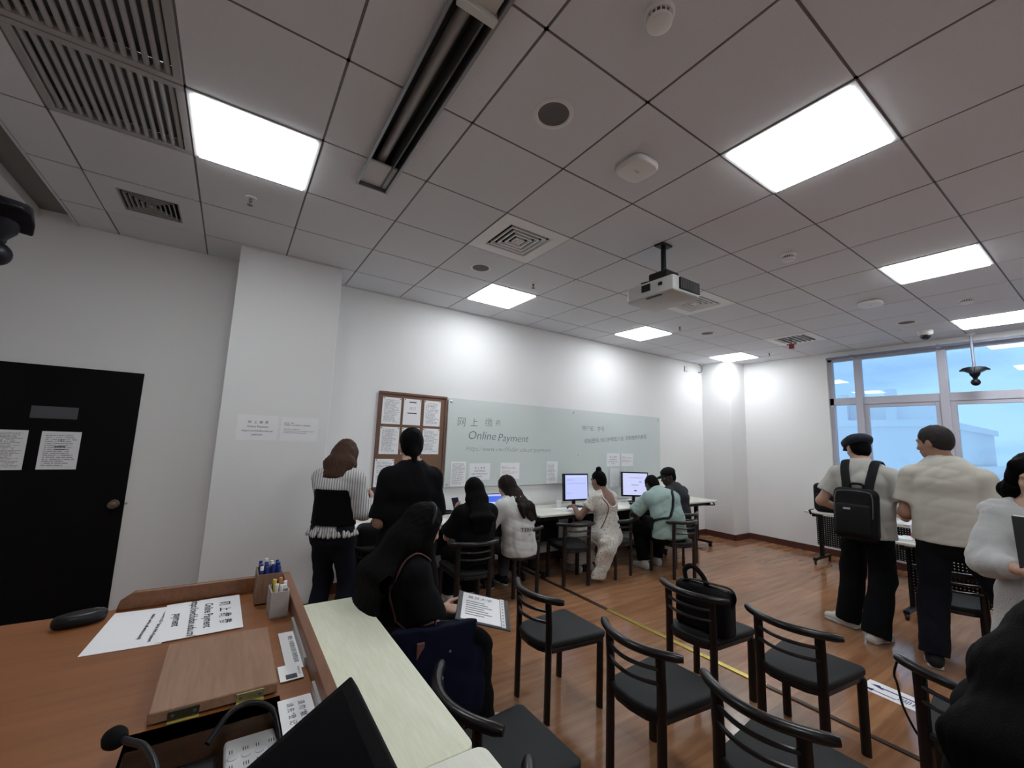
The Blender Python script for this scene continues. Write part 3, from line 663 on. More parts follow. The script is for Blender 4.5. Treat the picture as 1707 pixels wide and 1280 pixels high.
obj('strap', MB().tube([(-.02, .14, .26), (-.05, .05, .30), (-.03, -.08, .30), (0, -.17, .29), (.02, -.19, .24), (0, -.18, .18)], .016, 8, flat=(1.3, .35)), M_BAG, t, smooth=True)
# lanyard on chair
tag(obj('lanyard_cord', MB().tube([(2.655, .715, .655), (2.66, .735, .58), (2.665, .728, .54), (2.67, .715, .45), (2.68, .68, .36), (2.69, .65, .32)], .005, 8), M_BLACKPL, smooth=True), 'thin black cord dangling from the chair rail', 'cord')

# ================================================================== BACK DESKS
DZT = .73
M_PERF = mat('perforated_steel', (.012, .012, .014), .5, metal=.3)
def perf_panel(parent, x0, x1, y, z0, z1, nx, nz, axis='x'):
    mb = MB(); dx = (x1-x0)/nx; dz = (z1-z0)/nz; g = .34
    def bx(a, b, c, d):
        if axis == 'x': mb.box(a, b, y, y+.004, c, d)
        else: mb.box(y, y+.004, a, b, c, d)
    for i in range(nz+1): z = z0+i*dz; bx(x0, x1, max(z0, z-dz*g), min(z1, z+dz*g))
    for i in range(nx+1): x = x0+i*dx; bx(max(x0, x-dx*g), min(x1, x+dx*g), z0, z1)
    return obj('modesty_panel', mb, M_PERF, parent)
def desk(label, x0, x1, y0, y1, zt=DZT, group='training tables along the back wall', perf=False):
    cx = (x0+x1)/2; t = thing('training_table', label, 'table', (cx, y0, 0), 0, group); L = x1-x0; D = y1-y0
    obj('table_top', MB().box(-L/2+.002, L/2-.002, 0, D, zt-.025, zt), M_DESK, t, bevel=.006, smooth=True)
    obj('apron', MB().box(-L/2+.06, L/2-.06, .12, .16, zt-.09, zt-.025), M_BLACKPL, t)
    for s in (-1, 1):
        xx = s*(L/2-.12)
        c = obj('leg', MB().box(xx-.022, xx+.022, D/2-.03, D/2+.03, .07, zt-.025), M_BLACKPL, t, bevel=.005)
        obj('foot_bar', MB().box(xx-.025, xx+.025, .04, D-.04, .055, .09), M_BLACKPL, t, bevel=.008)
        obj('bracket', MB().box(xx-.02, xx+.02, .06, D-.06, zt-.07, zt-.03), M_BLACKPL, t, bevel=.006)
        for yy in (.07, D-.07): obj('caster', MB().lathe([(.027, -.012), (.03, -.008), (.03, .008), (.027, .012)], 16, M=Matrix.Translation((xx, yy, .03)) @ Matrix.Rotation(math.pi/2, 4, 'Y')), M_BLACKPL, t, smooth=True)
    pp = perf_panel(t, -L/2+.14, L/2-.14, D-.10, .30, zt-.06, 44, 14) if perf else obj('modesty_panel', MB().box(-L/2+.14, L/2-.14, D-.10, D-.094, .28, zt-.04), M_PERF, t)
    return t
Y0D, Y1D = 3.94, 4.56
t_ = desk('white training table at the right end of the back row', 5.33, 6.72, Y0D+.01, Y1D, perf=True)
obj('release_lever', MB().tube([(.60, .02, DZT-.03), (.64, .02, DZT-.07), (.64, .10, DZT-.085), (.56, .12, DZT-.085)], .010, 8), M_BLACKPL, t_)
desk('white training table under the two monitors', 3.93, 5.325, Y0D-.02, Y1D)
desk('white training table with paper cup at its end', 3.05, 3.925, Y0D-.02, Y1D)
desk('white training table under the laptop', 2.30, 3.045, Y0D+.03, Y1D, DZT+.004)
desk('white training table at the left end below the cork board', .98, 2.295, Y0D-.04, Y1D, DZT-.004)

# monitors
M_SCR = bpy.data.materials.new('lit_screen'); M_SCR.use_nodes = True
def screen_mat(name, base, strength, bar=None):
    m = mat(name, (.02, .02, .03), .2); n, l, p = node_setup(m)
    p.inputs['Emission Color'].default_value = (*base, 1); p.inputs['Emission Strength'].default_value = strength; return m
M_S1 = screen_mat('screen_lavender', (.42, .48, .90), 1.0); M_S2 = screen_mat('screen_white', (.50, .53, .78), 1.0); M_S3 = screen_mat('screen_blue', (.05, .12, .62), 1.0)
M_S4 = screen_mat('screen_grey', (.32, .36, .62), 1.0); M_S5 = screen_mat('screen_pale', (.52, .58, .95), 1.0)
def monitor(label, x, y, rz, w_, h_, m, zc, bars):
    t = thing('monitor', label, 'monitor', (x, y, DZT), rz)
    T = Matrix.Translation((0, 0, zc)) @ Matrix.Rotation(-.06, 4, 'X')
    obj('housing', MB().box(-w_/2, w_/2, 0, .05, -h_/2, h_/2, M=T), M_BLACKPL, t, bevel=.006)
    sc = obj('screen', MB().box(-w_/2+.018, w_/2-.018, -.002, .003, -h_/2+.024, h_/2-.018, M=T), m, t)
    for a, b, c, d, mm in bars: obj('screen_bar', MB().box(a, b, -.004, -.001, c, d, M=T), mm, sc)
    obj('stand', MB().tube([(0, .06, .01), (0, .06, zc-.05)], .026, 12, flat=(1.3, .8)), M_BLACKPL, t, smooth=True)
    obj('base', MB().lathe([(.105, 0), (.105, .010), (.03, .022)], 28), M_BLACKPL, t, smooth=True)
    return t
monitor('black monitor with lavender web page left of bun woman', 3.93, 4.28, -.10, .40, .355, M_S1, .255, [(-.15, .15, .045, .055, M_S4), (-.17, .17, .13, .145, M_S5), (-.16, -.09, -.08, -.07, M_S4), (-.16, -.06, .09, .1, M_S4)])
monitor('black monitor with pale document page right of bun woman', 5.13, 4.30, -.45, .42, .36, M_S2, .26, [(-.1, .12, .09, .10, M_S4), (-.06, .05, -.02, 0, M_S4), (-.02, .02, -.10, -.085, M_INKBLUE), (.06, .1, .02, .05, M_S4)])
# laptop
t = thing('laptop', 'open laptop with blue screen before the white shirt woman', 'laptop', (2.60, 4.14, DZT+.004), -.05)
obj('base', MB().box(-.17, .17, -.24, 0, 0, .018), M_BLACKPL, t, bevel=.004); T = Matrix.Translation((0, 0, .012)) @ Matrix.Rotation(-.25, 4, 'X')
obj('lid', MB().box(-.17, .17, 0, .010, 0, .225, M=T), M_BLACKPL, t, bevel=.003); sc = obj('screen', MB().box(-.160, .160, -.001, .002, .012, .215, M=T), M_S1, t); obj('screen_bar', MB().box(-.16, .16, -.002, .0, .13, .195, M=T), M_S3, sc)
obj('keyboard', MB().box(-.15, .15, -.14, -.02, .018, .02), M_DARKMETAL, t)
# cup
t = thing('paper_cup', 'white paper cup on back desk left of the first monitor', 'cup', (3.66, 4.32, DZT)); obj('wall', MB().lathe([(.026, 0), (.037, .088), (.039, .09), (.039, .094), (.035, .094), (.025, .004), (.002, .003)], 24), M_PAPER, t, smooth=True); obj('rim', MB().tube([(.037*math.cos(a), .037*math.sin(a), .092) for a in np.linspace(0, 2*math.pi, 25)], .0028, 6), M_PAPER, t, smooth=True)
def flat_sheet(label, x, y, z, rz, wd=.21, ht=.297, m=None, **k): return sheet(label, Matrix.Translation((x, y, z)) @ Matrix.Rotation(rz, 4, 'Z'), wd, ht, m, **k)
flat_sheet('loose printed sheets lying beside the paper cup', 3.66, 4.12, DZT+.001, .3, m=M_TEXTS); flat_sheet('blank sheet under the left monitor on back desk', 3.83, 4.08, DZT+.0025, -.5)
flat_sheet('white sheet lying right of the bun woman on back desk', 4.50, 4.10, DZT+.001, .1, m=M_TEXTS)
flat_sheet('white sheet leaning near the right monitor base', 5.32, 4.42, DZT+.001, .5)
flat_sheet('white papers on left back desk below the cork board', 1.86, 4.05, DZT+.001, .2, m=M_TEXTP); flat_sheet('upper of the white papers beside the cork board', 1.90, 4.10, DZT+.003, .5)
flat_sheet('white sheet on desk beneath the striped shirt woman phone', 1.14, 4.12, DZT+.001, -.2)
def mouse(label, x, y, z, rz, s=1):
    t = thing('computer_mouse', label, 'mouse', (x, y, z), rz); v = MB(); prof = []
    pts = [(.030*s*math.cos(a)*(1 if math.sin(a) > 0 else .95), .055*s*math.sin(a)) for a in np.linspace(0, 2*math.pi, 20, endpoint=False)]
    obj('shell', MB().prism(pts, 0, .032*s), M_BLACKPL, t, bevel=.013*s, seg=4, smooth=True); obj('wheel', MB().lathe([(.008, -.004), (.008, .004)], 12, M=Matrix.Translation((0, .03*s, .028*s)) @ Matrix.Rotation(math.pi/2, 4, 'Y')), M_DARKMETAL, t)
mouse('black mouse on the back desk beside the second monitor', 4.86, 4.12, DZT, .2)
def keyboard(label, x, y, rz):
    t = thing('keyboard', label, 'keyboard', (x, y, DZT), rz); obj('tray', MB().box(-.22, .22, -.075, .075, 0, .018), M_BLACKPL, t, bevel=.004)
    km = MB().box(-.0085, .0085, -.0085, .0085, 0, .006).mesh('key', .001, 1)
    for r in range(5):
        for c in range(20): link('key', km, M_DARKMETAL, t, loc=(-.205+c*.0215, -.055+r*.026, .018))
keyboard('black keyboard in front of the second monitor', 5.12, 4.10, -.1)
t = thing('cable_coil', 'coiled black power cable on the left back desk', 'cable', (2.05, 4.36, DZT))
pts = [(.10*math.cos(a)*(1+.1*math.sin(3*a)), .06*math.sin(a), .012+.004*a/2) for a in np.linspace(0, 15, 60)]; obj('coil', MB().tube(pts, .007, 6), M_BLACKPL, t, smooth=True); obj('plug', MB().box(-.16, -.11, -.02, .02, 0, .03), M_BLACKPL, t, bevel=.006)
t = thing('card_reader', 'small black and white card reader beside the cable coil', 'card reader', (2.10, 4.14, DZT)); obj('base', MB().box(-.04, .04, -.05, .05, 0, .05), M_BLACKPL, t, bevel=.008); obj('face', MB().box(-.036, .036, -.03, .048, .05, .075), M_WHITEPL, t, bevel=.006)

# ================================================================== WINDOW TABLES
def side_table(label, x0, y0, y1, depth, group='training tables by the window'):
    L = y1-y0; t = thing('training_table', label, 'table', (x0, (y0+y1)/2, 0), 0, group)
    obj('table_top', MB().box(0, depth, -L/2, L/2, DZT-.025, DZT), M_DESK, t, bevel=.006, smooth=True)
    for s in (-1, 1):
        yy = s*(L/2-.10)
        obj('leg', MB().box(depth/2-.03, depth/2+.03, yy-.022, yy+.022, .07, DZT-.025), M_BLACKPL, t, bevel=.005)
        obj('upper_arm', MB().box(.06, depth-.06, yy-.02, yy+.02, DZT-.075, DZT-.03), M_BLACKPL, t, bevel=.006)
        obj('foot_bar', MB().box(.03, depth-.03, yy-.025, yy+.025, .055, .09), M_BLACKPL, t, bevel=.008)
        for xx in (.05, depth-.05):
            c = obj('caster', MB().lathe([(.024, -.014), (.03, -.010), (.03, .010), (.024, .014)], 16, M=Matrix.Translation((xx, yy, .03)) @ Matrix.Rotation(.4, 4, 'Z') @ Matrix.Rotation(math.pi/2, 4, 'X')), M_BLACKPL, t, smooth=True)
            obj('caster_fork', MB().box(xx-.012, xx+.012, yy-.016, yy+.016, .035, .06), M_BLACKPL, t)
    perf_panel(t, -L/2+.12, L/2-.12, .10, .27, DZT-.05, 44, 15, axis='y')
    return t
side_table('training table under the window holding a black backpack', 7.02, 1.43, 2.83, .58)
side_table('training table with drink bottle beside the backpack student', 5.57, .12, 1.52, .55)
# things on the window tables
t = thing('backpack', 'black backpack standing on the window table', 'backpack', (7.22, 2.60, DZT), .2)
soft_box('body', .20, .30, .40, M_BAG, t, .06); soft_box('front_pocket', .08, .24, .22, M_BAG, t, .03, loc=(-.11, 0, .04)); obj('handle', MB().tube([(0, -.05, .39), (0, -.04, .44), (0, .04, .44), (0, .05, .39)], .010, 8), M_BAG, t, smooth=True)
obj('strap_end', MB().tube([(-.10, .15, .03), (-.16, .19, .015), (-.18, .17, -.04)], .012, 8, flat=(1.4, .4)), M_BAG, t)
t = thing('drink_bottle', 'clear drink bottle with red label on window table', 'bottle', (5.83, 1.36, DZT+.022)); MBT = mat('bottle_clear', (.72, .78, .85), .12, alpha=.75)
obj('body', MB().lathe([(.026, 0), (.031, .006), (.031, .05), (.029, .056), (.031, .062), (.031, .11), (.020, .14), (.012, .152), (.012, .165)], 22), MBT, t, smooth=True); obj('wrap_label', MB().lathe([(.0318, .015), (.0318, .05)], 22), M_RED, t, smooth=True); obj('cap', MB().lathe([(.014, .163), (.014, .18), (.012, .182)], 18), M_WHITEPL, t, smooth=True)
for i, (x, y, lab) in enumerate(((5.80, 1.40, 'stack of white booklets under the drink bottle'), (5.72, 1.20, 'white booklet lying left of the drink bottle'))):
    t = thing('booklet', lab, 'booklet', (x, y, DZT), .2+i*.3); obj('pages', MB().box(-.10, .10, -.14, .14, .002, .018), M_PAPER, t); obj('cover', MB().box(-.102, .102, -.142, .142, .018, .020), M_PAPER, t)
tag(obj('pen', MB().tube([(5.66, 1.24, DZT+.03), (5.82, 1.30, DZT+.034)], .005, 8), M_BLACKPL), 'black pen lying on the booklets', 'pen')
for i, (x, y, a) in enumerate(((7.20, 1.95, .3), (7.33, 1.72, -.4), (7.12, 1.60, .1))):
    flat_sheet(['white sheet on window table near the backpack', 'white sheet on window table nearest the glass', 'white sheet at the right end of window table'][i], x, y, DZT+.001+i*.001, a)

# ================================================================== FLOOR THINGS
t = thing('floor_cable_cover', 'long brass and dark cable strip running across the floor', 'cable cover', (3.18, 0, 0))
obj('dark_section', MB().box(-.022, .022, 3.0, 4.55, 0, .008), mat('strip_dark', (.05, .03, .02), .4, metal=.4), t, bevel=.003); obj('brass_section', MB().box(-.022, .022, 1.56, 3.0, 0, .008), M_BRASS, t, bevel=.003)
obj('dark_section', MB().box(-.018, .018, -1.2, 1.56, 0, .008), mat('strip_dark', (.05, .03, .02), .4, metal=.4), t, bevel=.003)
t = thing('floor_sticker', 'white floor sticker with arrow and figure marks', 'sticker', (3.83, 1.06, 0), -.08); obj('sheet', MB().box(-.095, .095, -.22, .17, .0, .0015), M_PAPER, t)
ar = MB(); ar.box(.02, .032, -.10, .10, .0015, .003); ar.prism([(.0, .06), (.026, .14), (.052, .10), (.030, .085)], .0015, .003); obj('arrow', ar, M_INKBLUE, t)
ar = MB(); ar.box(-.06, -.052, -.02, .13, .0015, .003); ar.prism([(-.075, .10), (-.056, .16), (-.037, .10)], .0015, .003); obj('arrow', ar, M_INKBLUE, t)
lo_ = link('print', text_mesh('脚印', .07), M_INKBLUE, t); lo_.matrix_local = Matrix.Translation((-.03, -.09, .002)) @ Matrix.Rotation(-PI2, 4, 'Z')

# ================================================================== PODIUM CORNER
PZ = .994
t = thing('podium', 'brown wooden podium desk with raised rim in the foreground', 'podium', (0, 0, 0))
px0, px1, py0, py1 = -1.25, .245, -.15, 1.875
cx0, cx1, cy0, cy1 = -.105, .152, .60, 1.125      # cavity for the control panel
mb = MB()
mb.box(px0, cx0, py0, py1, PZ-.03, PZ); mb.box(cx0, px1, cy1, py1, PZ-.03, PZ); mb.box(cx1, px1, py0, cy1, PZ-.03, PZ); mb.box(cx0, cx1, py0, cy0, PZ-.03, PZ)
obj('top', mb, M_PODIUM, t)
mb = MB(); mb.box(px0+.03, px1-.02, py0+.03, py1-.02, 0, PZ-.17); obj('cabinet', mb, M_PODRIM, t, bevel=.004)
mb = MB(); mb.box(px0+.03, px1-.02, py1-.04, py1-.02, PZ-.17, PZ-.03); mb.box(px1-.04, px1-.02, py0+.03, py1-.04, PZ-.17, PZ-.03); mb.box(px0+.03, px0+.05, py0+.03, py1-.04, PZ-.17, PZ-.03); mb.box(px0+.05, px1-.04, py0+.03, py0+.05, PZ-.17, PZ-.03); obj('skirt', mb, M_PODRIM, t)
T = Matrix(((1, 0, 0, 0), (0, 0, -1, py1), (0, 1, 0, PZ), (0, 0, 0, 1)))
obj('back_rim', MB().prism([(-.245, 0), (-.238, .028), (-.205, .052), (px1, .052), (px1, 0)], 0, .022, M=T), M_PODRIM, t, bevel=.003)
obj('side_rim', MB().box(px1-.026, px1, py0, py1-.022, PZ, PZ+.052), M_PODRIM, t, bevel=.003)
mb = MB(); mb.box(cx0-.008, cx0, cy0, cy1, PZ-.13, PZ-.001); mb.box(cx1, cx1+.008, cy0, cy1, PZ-.13, PZ-.001); mb.box(cx0, cx1, cy1, cy1+.012, PZ-.13, PZ-.001); mb.box(cx0, cx1, cy0, cy1, PZ-.14, PZ-.13); obj('cavity_lining', mb, M_DARKWOOD, t)
for ya, yb in ((1.50, 1.225), (1.105, .80)): obj('steel_strip', MB().box(.213, .2195, yb, ya, PZ, PZ+.022), mat('strip_steel', (.40, .38, .37), .5, metal=.5), t)
# folded-open lid with brass hinges
lid = obj('lid', MB().box(-.078, .147, 1.132, 1.455, PZ+.004, PZ+.026), M_BOX, t, bevel=.003)
for hx, mh in ((-.02, mat('dark_hinge', (.06, .045, .03), .4, metal=.6)), (.095, mat('hinge_plate', (.42, .36, .17), .4, metal=.8))):
    hg = obj('hinge', MB().box(hx-.026, hx+.026, 1.128, 1.1315, PZ-.018, PZ+.022), mh, lid, bevel=.001)
    obj('hinge_pin', MB().tube([(hx-.026, 1.126, PZ+.002), (hx+.026, 1.126, PZ+.002)], .003, 8), M_BRASS, t, smooth=True)
    for sx in (-.018, .018):
        for sz in (-.010, .014): obj('screw', MB().lathe([(.003, 0), (.003, .0015)], 8, M=Matrix.Translation((hx+sx, 1.128, PZ+sz)) @ Matrix.Rotation(PI2, 4, 'X')), M_DARKMETAL, t)
# control panels inside the cavity
t = thing('socket_panel', 'black socket panel with green light inside the podium recess', 'socket panel', (-.03, .95, PZ-.10)); obj('plate', MB().box(-.07, .075, -.20, .14, 0, .04), M_BLACKPL, t, bevel=.006)
for i in range(4): obj('switch', MB().box(-.045, .045, -.10+i*.045, -.088+i*.045, .04, .047), M_DARKMETAL, t)
obj('lamp', MB().lathe([(.005, .04), (.005, .05), (.002, .052)], 10, M=Matrix.Translation((-.012, .02, 0))), M_GREEN, t); obj('thin_wire', MB().tube([(.02, .11, .05), (.012, .02, .075), (-.005, -.12, .07)], .0012, 6), M_WHITEPL, t)
t = thing('control_keypad', 'white control keypad with printed buttons in the podium recess', 'keypad', (.103, .93, PZ-.075)); obj('panel', MB().box(-.048, .046, -.22, .185, 0, .02), M_WHITEPL, t, bevel=.008, seg=3)
for r in range(7):
    for c in range(4):
        b = obj('button', MB().lathe([(.0085, .02), (.0085, .0215), (.007, .022)], 14, M=Matrix.Translation((-.034+c*.023, -.15+r*.045, 0))), mat('key_white', (.62, .62, .65), .4), t)
        for q in range(3 if c % 2 else 2): obj('print_bar', MB().box(-.039+c*.023+q*.004, -.0375+c*.023+q*.004, -.135+r*.045, -.125+r*.045, .02, .0206), M_MARKER, t)
t = thing('gooseneck_microphone', 'black gooseneck microphone curving out of the podium recess', 'microphone', (0, 0, 0))
obj('neck', MB().tube([(-.045, .72, PZ-.03), (-.035, .80, 1.02), (-.040, .88, 1.055), (-.062, .945, 1.062), (-.088, .99, 1.055), (-.104, 1.015, 1.05)], .0055, 10), M_BLACKPL, t, smooth=True)
d_ = Vector((-.104+.088, 1.015-.99, 1.05-1.055)).normalized(); T = frame((-.104, 1.015, 1.05), d_.orthogonal(), d_.cross(d_.orthogonal()))
obj('foam_head', MB().lathe([(.008, -.012), (.012, -.004), (.0165, .006), (.0175, .016), (.013, .027), (.004, .031)], 20, M=T), M_BLACKMT, t, smooth=True)
tag(obj('black_cable', MB().tube([(.025, 1.06, PZ-.02), (.06, 1.10, PZ+.005), (.10, 1.115, PZ+.005), (.135, 1.09, PZ-.005), (.146, 1.04, PZ-.02), (.144, .96, PZ-.03), (.135, .88, PZ-.05)], .0055, 10), M_BLACKPL, smooth=True), 'thick black cable looping over the white keypad', 'cable')
# tilted podium monitor: faces the operator, leaning back
T = frame((.10, .915-.25, 1.012), (0, -1, 0), (.845, 0, .535))
t = thing('podium_monitor', 'black tilted podium monitor cut by the bottom edge', 'monitor', M=T)
obj('housing', MB().box(-.25, .25, -.16, .175, -.030, 0), M_BLACKMT, t, bevel=.004); obj('screen', MB().box(-.232, .232, -.145, .152, 0, .0015), mat('dead_screen', (.003, .003, .004), .35, spec=.06), t)
# papers on podium
def podsheet(label, x, y, z, wd, ht, rz=-PI2, m=None): return flat_sheet(label, x, y, z, rz, wd, ht, m)
s = podsheet('payment notice sheet lying on the podium nearest the pen boxes', -.012, 1.688, PZ+.0025, .297, .20, -PI2+.02)
for b_, y_, sz in (('网  上  缴  费', .055, .034), ('Online Payment', .012, .032), ('https://cwcf.fudan.edu.cn/', -.026, .029), ('payment', -.066, .030)): print_on(s, b_, sz, 0, y_, .0016, thin=.0006)
s = podsheet('account notice sheet lying on the podium next to the mouse', -.170, 1.682, PZ+.0008, .290, .165, -PI2-.07)
for b_, y_ in (('Initial password: ISO + last six digits of passport', .052), ('number, see the self-service tutorial)', .024)): print_on(s, b_, .0125, 0, y_, .0016, thin=.0004)
s = podsheet('narrow printed slip along the podium right rim', .195, 1.335, PZ+.001, .225, .040); print_on(s, '微信: 中国建设银行缴费指南', .013, 0, .006, .0016)
s = podsheet('small white card with stamp overlapping the narrow slip', .182, 1.208, PZ+.003, .075, .05); obj('stamp', MB().box(.012, .032, -.012, .012, .0012, .0018), M_MARKER, s); print_on(s, 'Student Card', .007, 0, .019, .0016)
s = podsheet('white sheet with two bold text rows before the monitor', .178, 1.02, PZ+.001, .155, .066); print_on(s, '请 勿 "触 摸" 设备', .015, 0, .010, .0016); print_on(s, '请 先 "登 记" 缴费', .015, 0, -.012, .0016)
mouse('black flattened mouse on the podium left of the sheets', -.312, 1.785, PZ, -1.25, 1.1)
# pen boxes
def pen_box(label, x, y, w_, d_, h_, m, rz):
    t = thing('pen_box', label, 'pen holder', (x, y, PZ), rz); th = .004
    for a in ((-w_/2, w_/2, -d_/2, -d_/2+th), (-w_/2, w_/2, d_/2-th, d_/2), (-w_/2, -w_/2+th, -d_/2+th, d_/2-th), (w_/2-th, w_/2, -d_/2+th, d_/2-th)): obj('side', MB().box(a[0], a[1], a[2], a[3], 0, h_), m, t)
    obj('bottom', MB().box(-w_/2, w_/2, -d_/2, d_/2, 0, .004), m, t); return t
M_KRAFT = mat('grey_card', (.36, .32, .30), .8, var=.1, vscale=40)
pen_box('tall brown wooden pen box full of blue pens', .164, 1.762, .076, .105, .098, M_DARKWOOD if False else wood('penbox_wood', (.16, .085, .055), (.25, .14, .09), .6, 8, 2), 0)
pen_box('shorter grey card pen box with mixed pens', .184, 1.615, .052, .088, .078, M_KRAFT, .03)
M_PBLUE = mat('pen_blue', (.02, .05, .25), .3); M_PWHITE = mat('pen_white', (.85, .85, .85), .4); M_PYEL = mat('pen_yellow', (.6, .5, .05), .4); M_PORG = mat('pen_orange', (.6, .25, .1), .4)
def pen(x, y, h, z0, m, capm, label, grp, r=.0052, tilt=(0, 0)):
    t = thing('pen', label, 'pen', (x, y, z0), 0, grp); o = obj('barrel', MB().tube([(0, 0, 0), (tilt[0], tilt[1], h)], r, 8), m, t, smooth=True); obj('tip_cap', MB().tube([(tilt[0], tilt[1], h), (tilt[0]*1.05, tilt[1]*1.05, h+.012)], r*1.05, 8), capm, t, smooth=True)
k = 0
for iy in range(4):
    for ix in range(4):
        x, y = .138+ix*.0175, 1.725+iy*.025; hh = .100+.014*random.random()
        wt = (ix, iy) in ((0, 0), (1, 3), (2, 3), (2, 2))
        pen(x, y, hh, PZ+.004, M_PBLUE, M_PWHITE if wt else M_PBLUE, 'white capped blue pen in the tall brown box' if wt else 'blue pen in the tall brown pen box', 'blue pens in the brown box')
for (x, y, m1, m2, nm) in ((.172, 1.645, M_BLACKPL, M_PYEL, 'yellow tipped dark'), (.172, 1.625, M_PYEL, M_PYEL, 'yellow'), (.175, 1.593, M_PWHITE, M_PWHITE, 'white'), (.188, 1.587, M_PWHITE, M_PWHITE, 'white'), (.190, 1.64, M_PORG, M_PORG, 'orange'), (.200, 1.63, M_PWHITE, M_PORG, 'orange tipped white'), (.200, 1.605, M_PWHITE, M_PWHITE, 'white'), (.198, 1.59, M_STEEL, M_PWHITE, 'white topped steel'), (.180, 1.655, M_BLACKPL, M_BLACKPL, 'black')):
    pen(x, y, .074+.012*random.random(), PZ+.004, m1, m2, nm+' pen in the short grey card box', 'mixed pens in the grey box')

# pale tables beside the podium
def pale_table(label, x0, x1, y0, y1, z, m):
    t = thing('side_table', label, 'table', ((x0+x1)/2, (y0+y1)/2, 0), 0, 'pale tables beside the podium'); w_, d_ = (x1-x0)/2, (y1-y0)/2
    pts = []
    for sx, sy, a0 in ((1, 1, 0), (-1, 1, 90), (-1, -1, 180), (1, -1, 270)):
        for q in range(5): a = math.radians(a0+q*22.5); pts.append((sx*(w_-.03)+.03*math.cos(a), sy*(d_-.03)+.03*math.sin(a)))
    obj('table_top', MB().prism(pts, z-.025, z), m, t, bevel=.003, smooth=True)
    for sx in (-1, 1):
        for sy in (-1, 1): obj('leg', MB().box(sx*(w_-.06)-.02, sx*(w_-.06)+.02, sy*(d_-.08)-.02, sy*(d_-.08)+.02, 0, z-.025), M_BLACKPL, t, bevel=.004)
    obj('apron', MB().box(-w_+.08, w_-.08, -.012, .012, z-.10, z-.025), M_BLACKPL, t)
pale_table('pale green laminate table between podium and chairs', .26, .645, 1.085, 2.33, .75, M_PALE)
pale_table('whiter pale table with rounded corner at the bottom edge', .26, .665, -.15, 1.08, .752, wood('pale_laminate_white', (.78, .79, .67), (.85, .85, .76), .5, 7, 1))

# ================================================================== FIGURES: implicit surfaces, meshed by surface nets
A3 = lambda *p: np.array(p, dtype=np.float64)
def nrm(v): return v/np.linalg.norm(v)
def rc(a, b, ra, rb, k=.03, cut=False, cuta=False): return dict(t='rc', a=np.array(a, float), b=np.array(b, float), ra=ra, rb=rb, k=k, cut=cut, cuta=cuta)
def ec(a, b, wa, wb, right, k=.04, cut=False, cuta=False): return dict(t='ec', a=np.array(a, float), b=np.array(b, float), wa=wa, wb=wb, r=np.array(right, float), k=k, cut=cut, cuta=cuta)
def el(c, R, rad, k=.02): return dict(t='el', a=np.array(c, float), R=np.array(R, float), rad=np.array(rad, float), k=k)
def pbox(p, m):
    if p['t'] == 'rc': r = max(p['ra'], p['rb']); lo = np.minimum(p['a'], p['b'])-r; hi = np.maximum(p['a'], p['b'])+r
    elif p['t'] == 'ec': r = max(p['wa']+p['wb']); lo = np.minimum(p['a'], p['b'])-r; hi = np.maximum(p['a'], p['b'])+r
    else: r = p['rad'].max(); lo = p['a']-r; hi = p['a']+r
    return lo-m, hi+m
def pdist(p, P):
    if p['t'] == 'el':
        v = (P-p['a']) @ p['R'].T; q = np.sqrt(((v/p['rad'])**2).sum(-1)); return (q-1)*p['rad'].min()
    ab = p['b']-p['a']; L2 = ab @ ab; v = P-p['a']; tt = (v @ ab)/L2; t = np.clip(tt, 0, 1)
    if p['t'] == 'rc':
        d = np.sqrt(((v-t[..., None]*ab)**2).sum(-1))-(p['ra']+(p['rb']-p['ra'])*t)
    else:
        ax = ab/math.sqrt(L2); r = p['r']-ax*(p['r'] @ ax); r = r/np.linalg.norm(r); f = np.cross(ax, r)
        w_ = p['wa'][0]+(p['wb'][0]-p['wa'][0])*t; d_ = p['wa'][1]+(p['wb'][1]-p['wa'][1])*t
        x = v @ r; y = v @ f; z = (tt-t)*math.sqrt(L2); m = np.minimum(w_, d_)
        d = (np.sqrt((x/w_)**2+(y/d_)**2+(z/m)**2)-1)*m
    if p['cut']: d = np.maximum(d, (tt-1)*math.sqrt(L2))
    if p['cuta']: d = np.maximum(d, -tt*math.sqrt(L2))
    return d
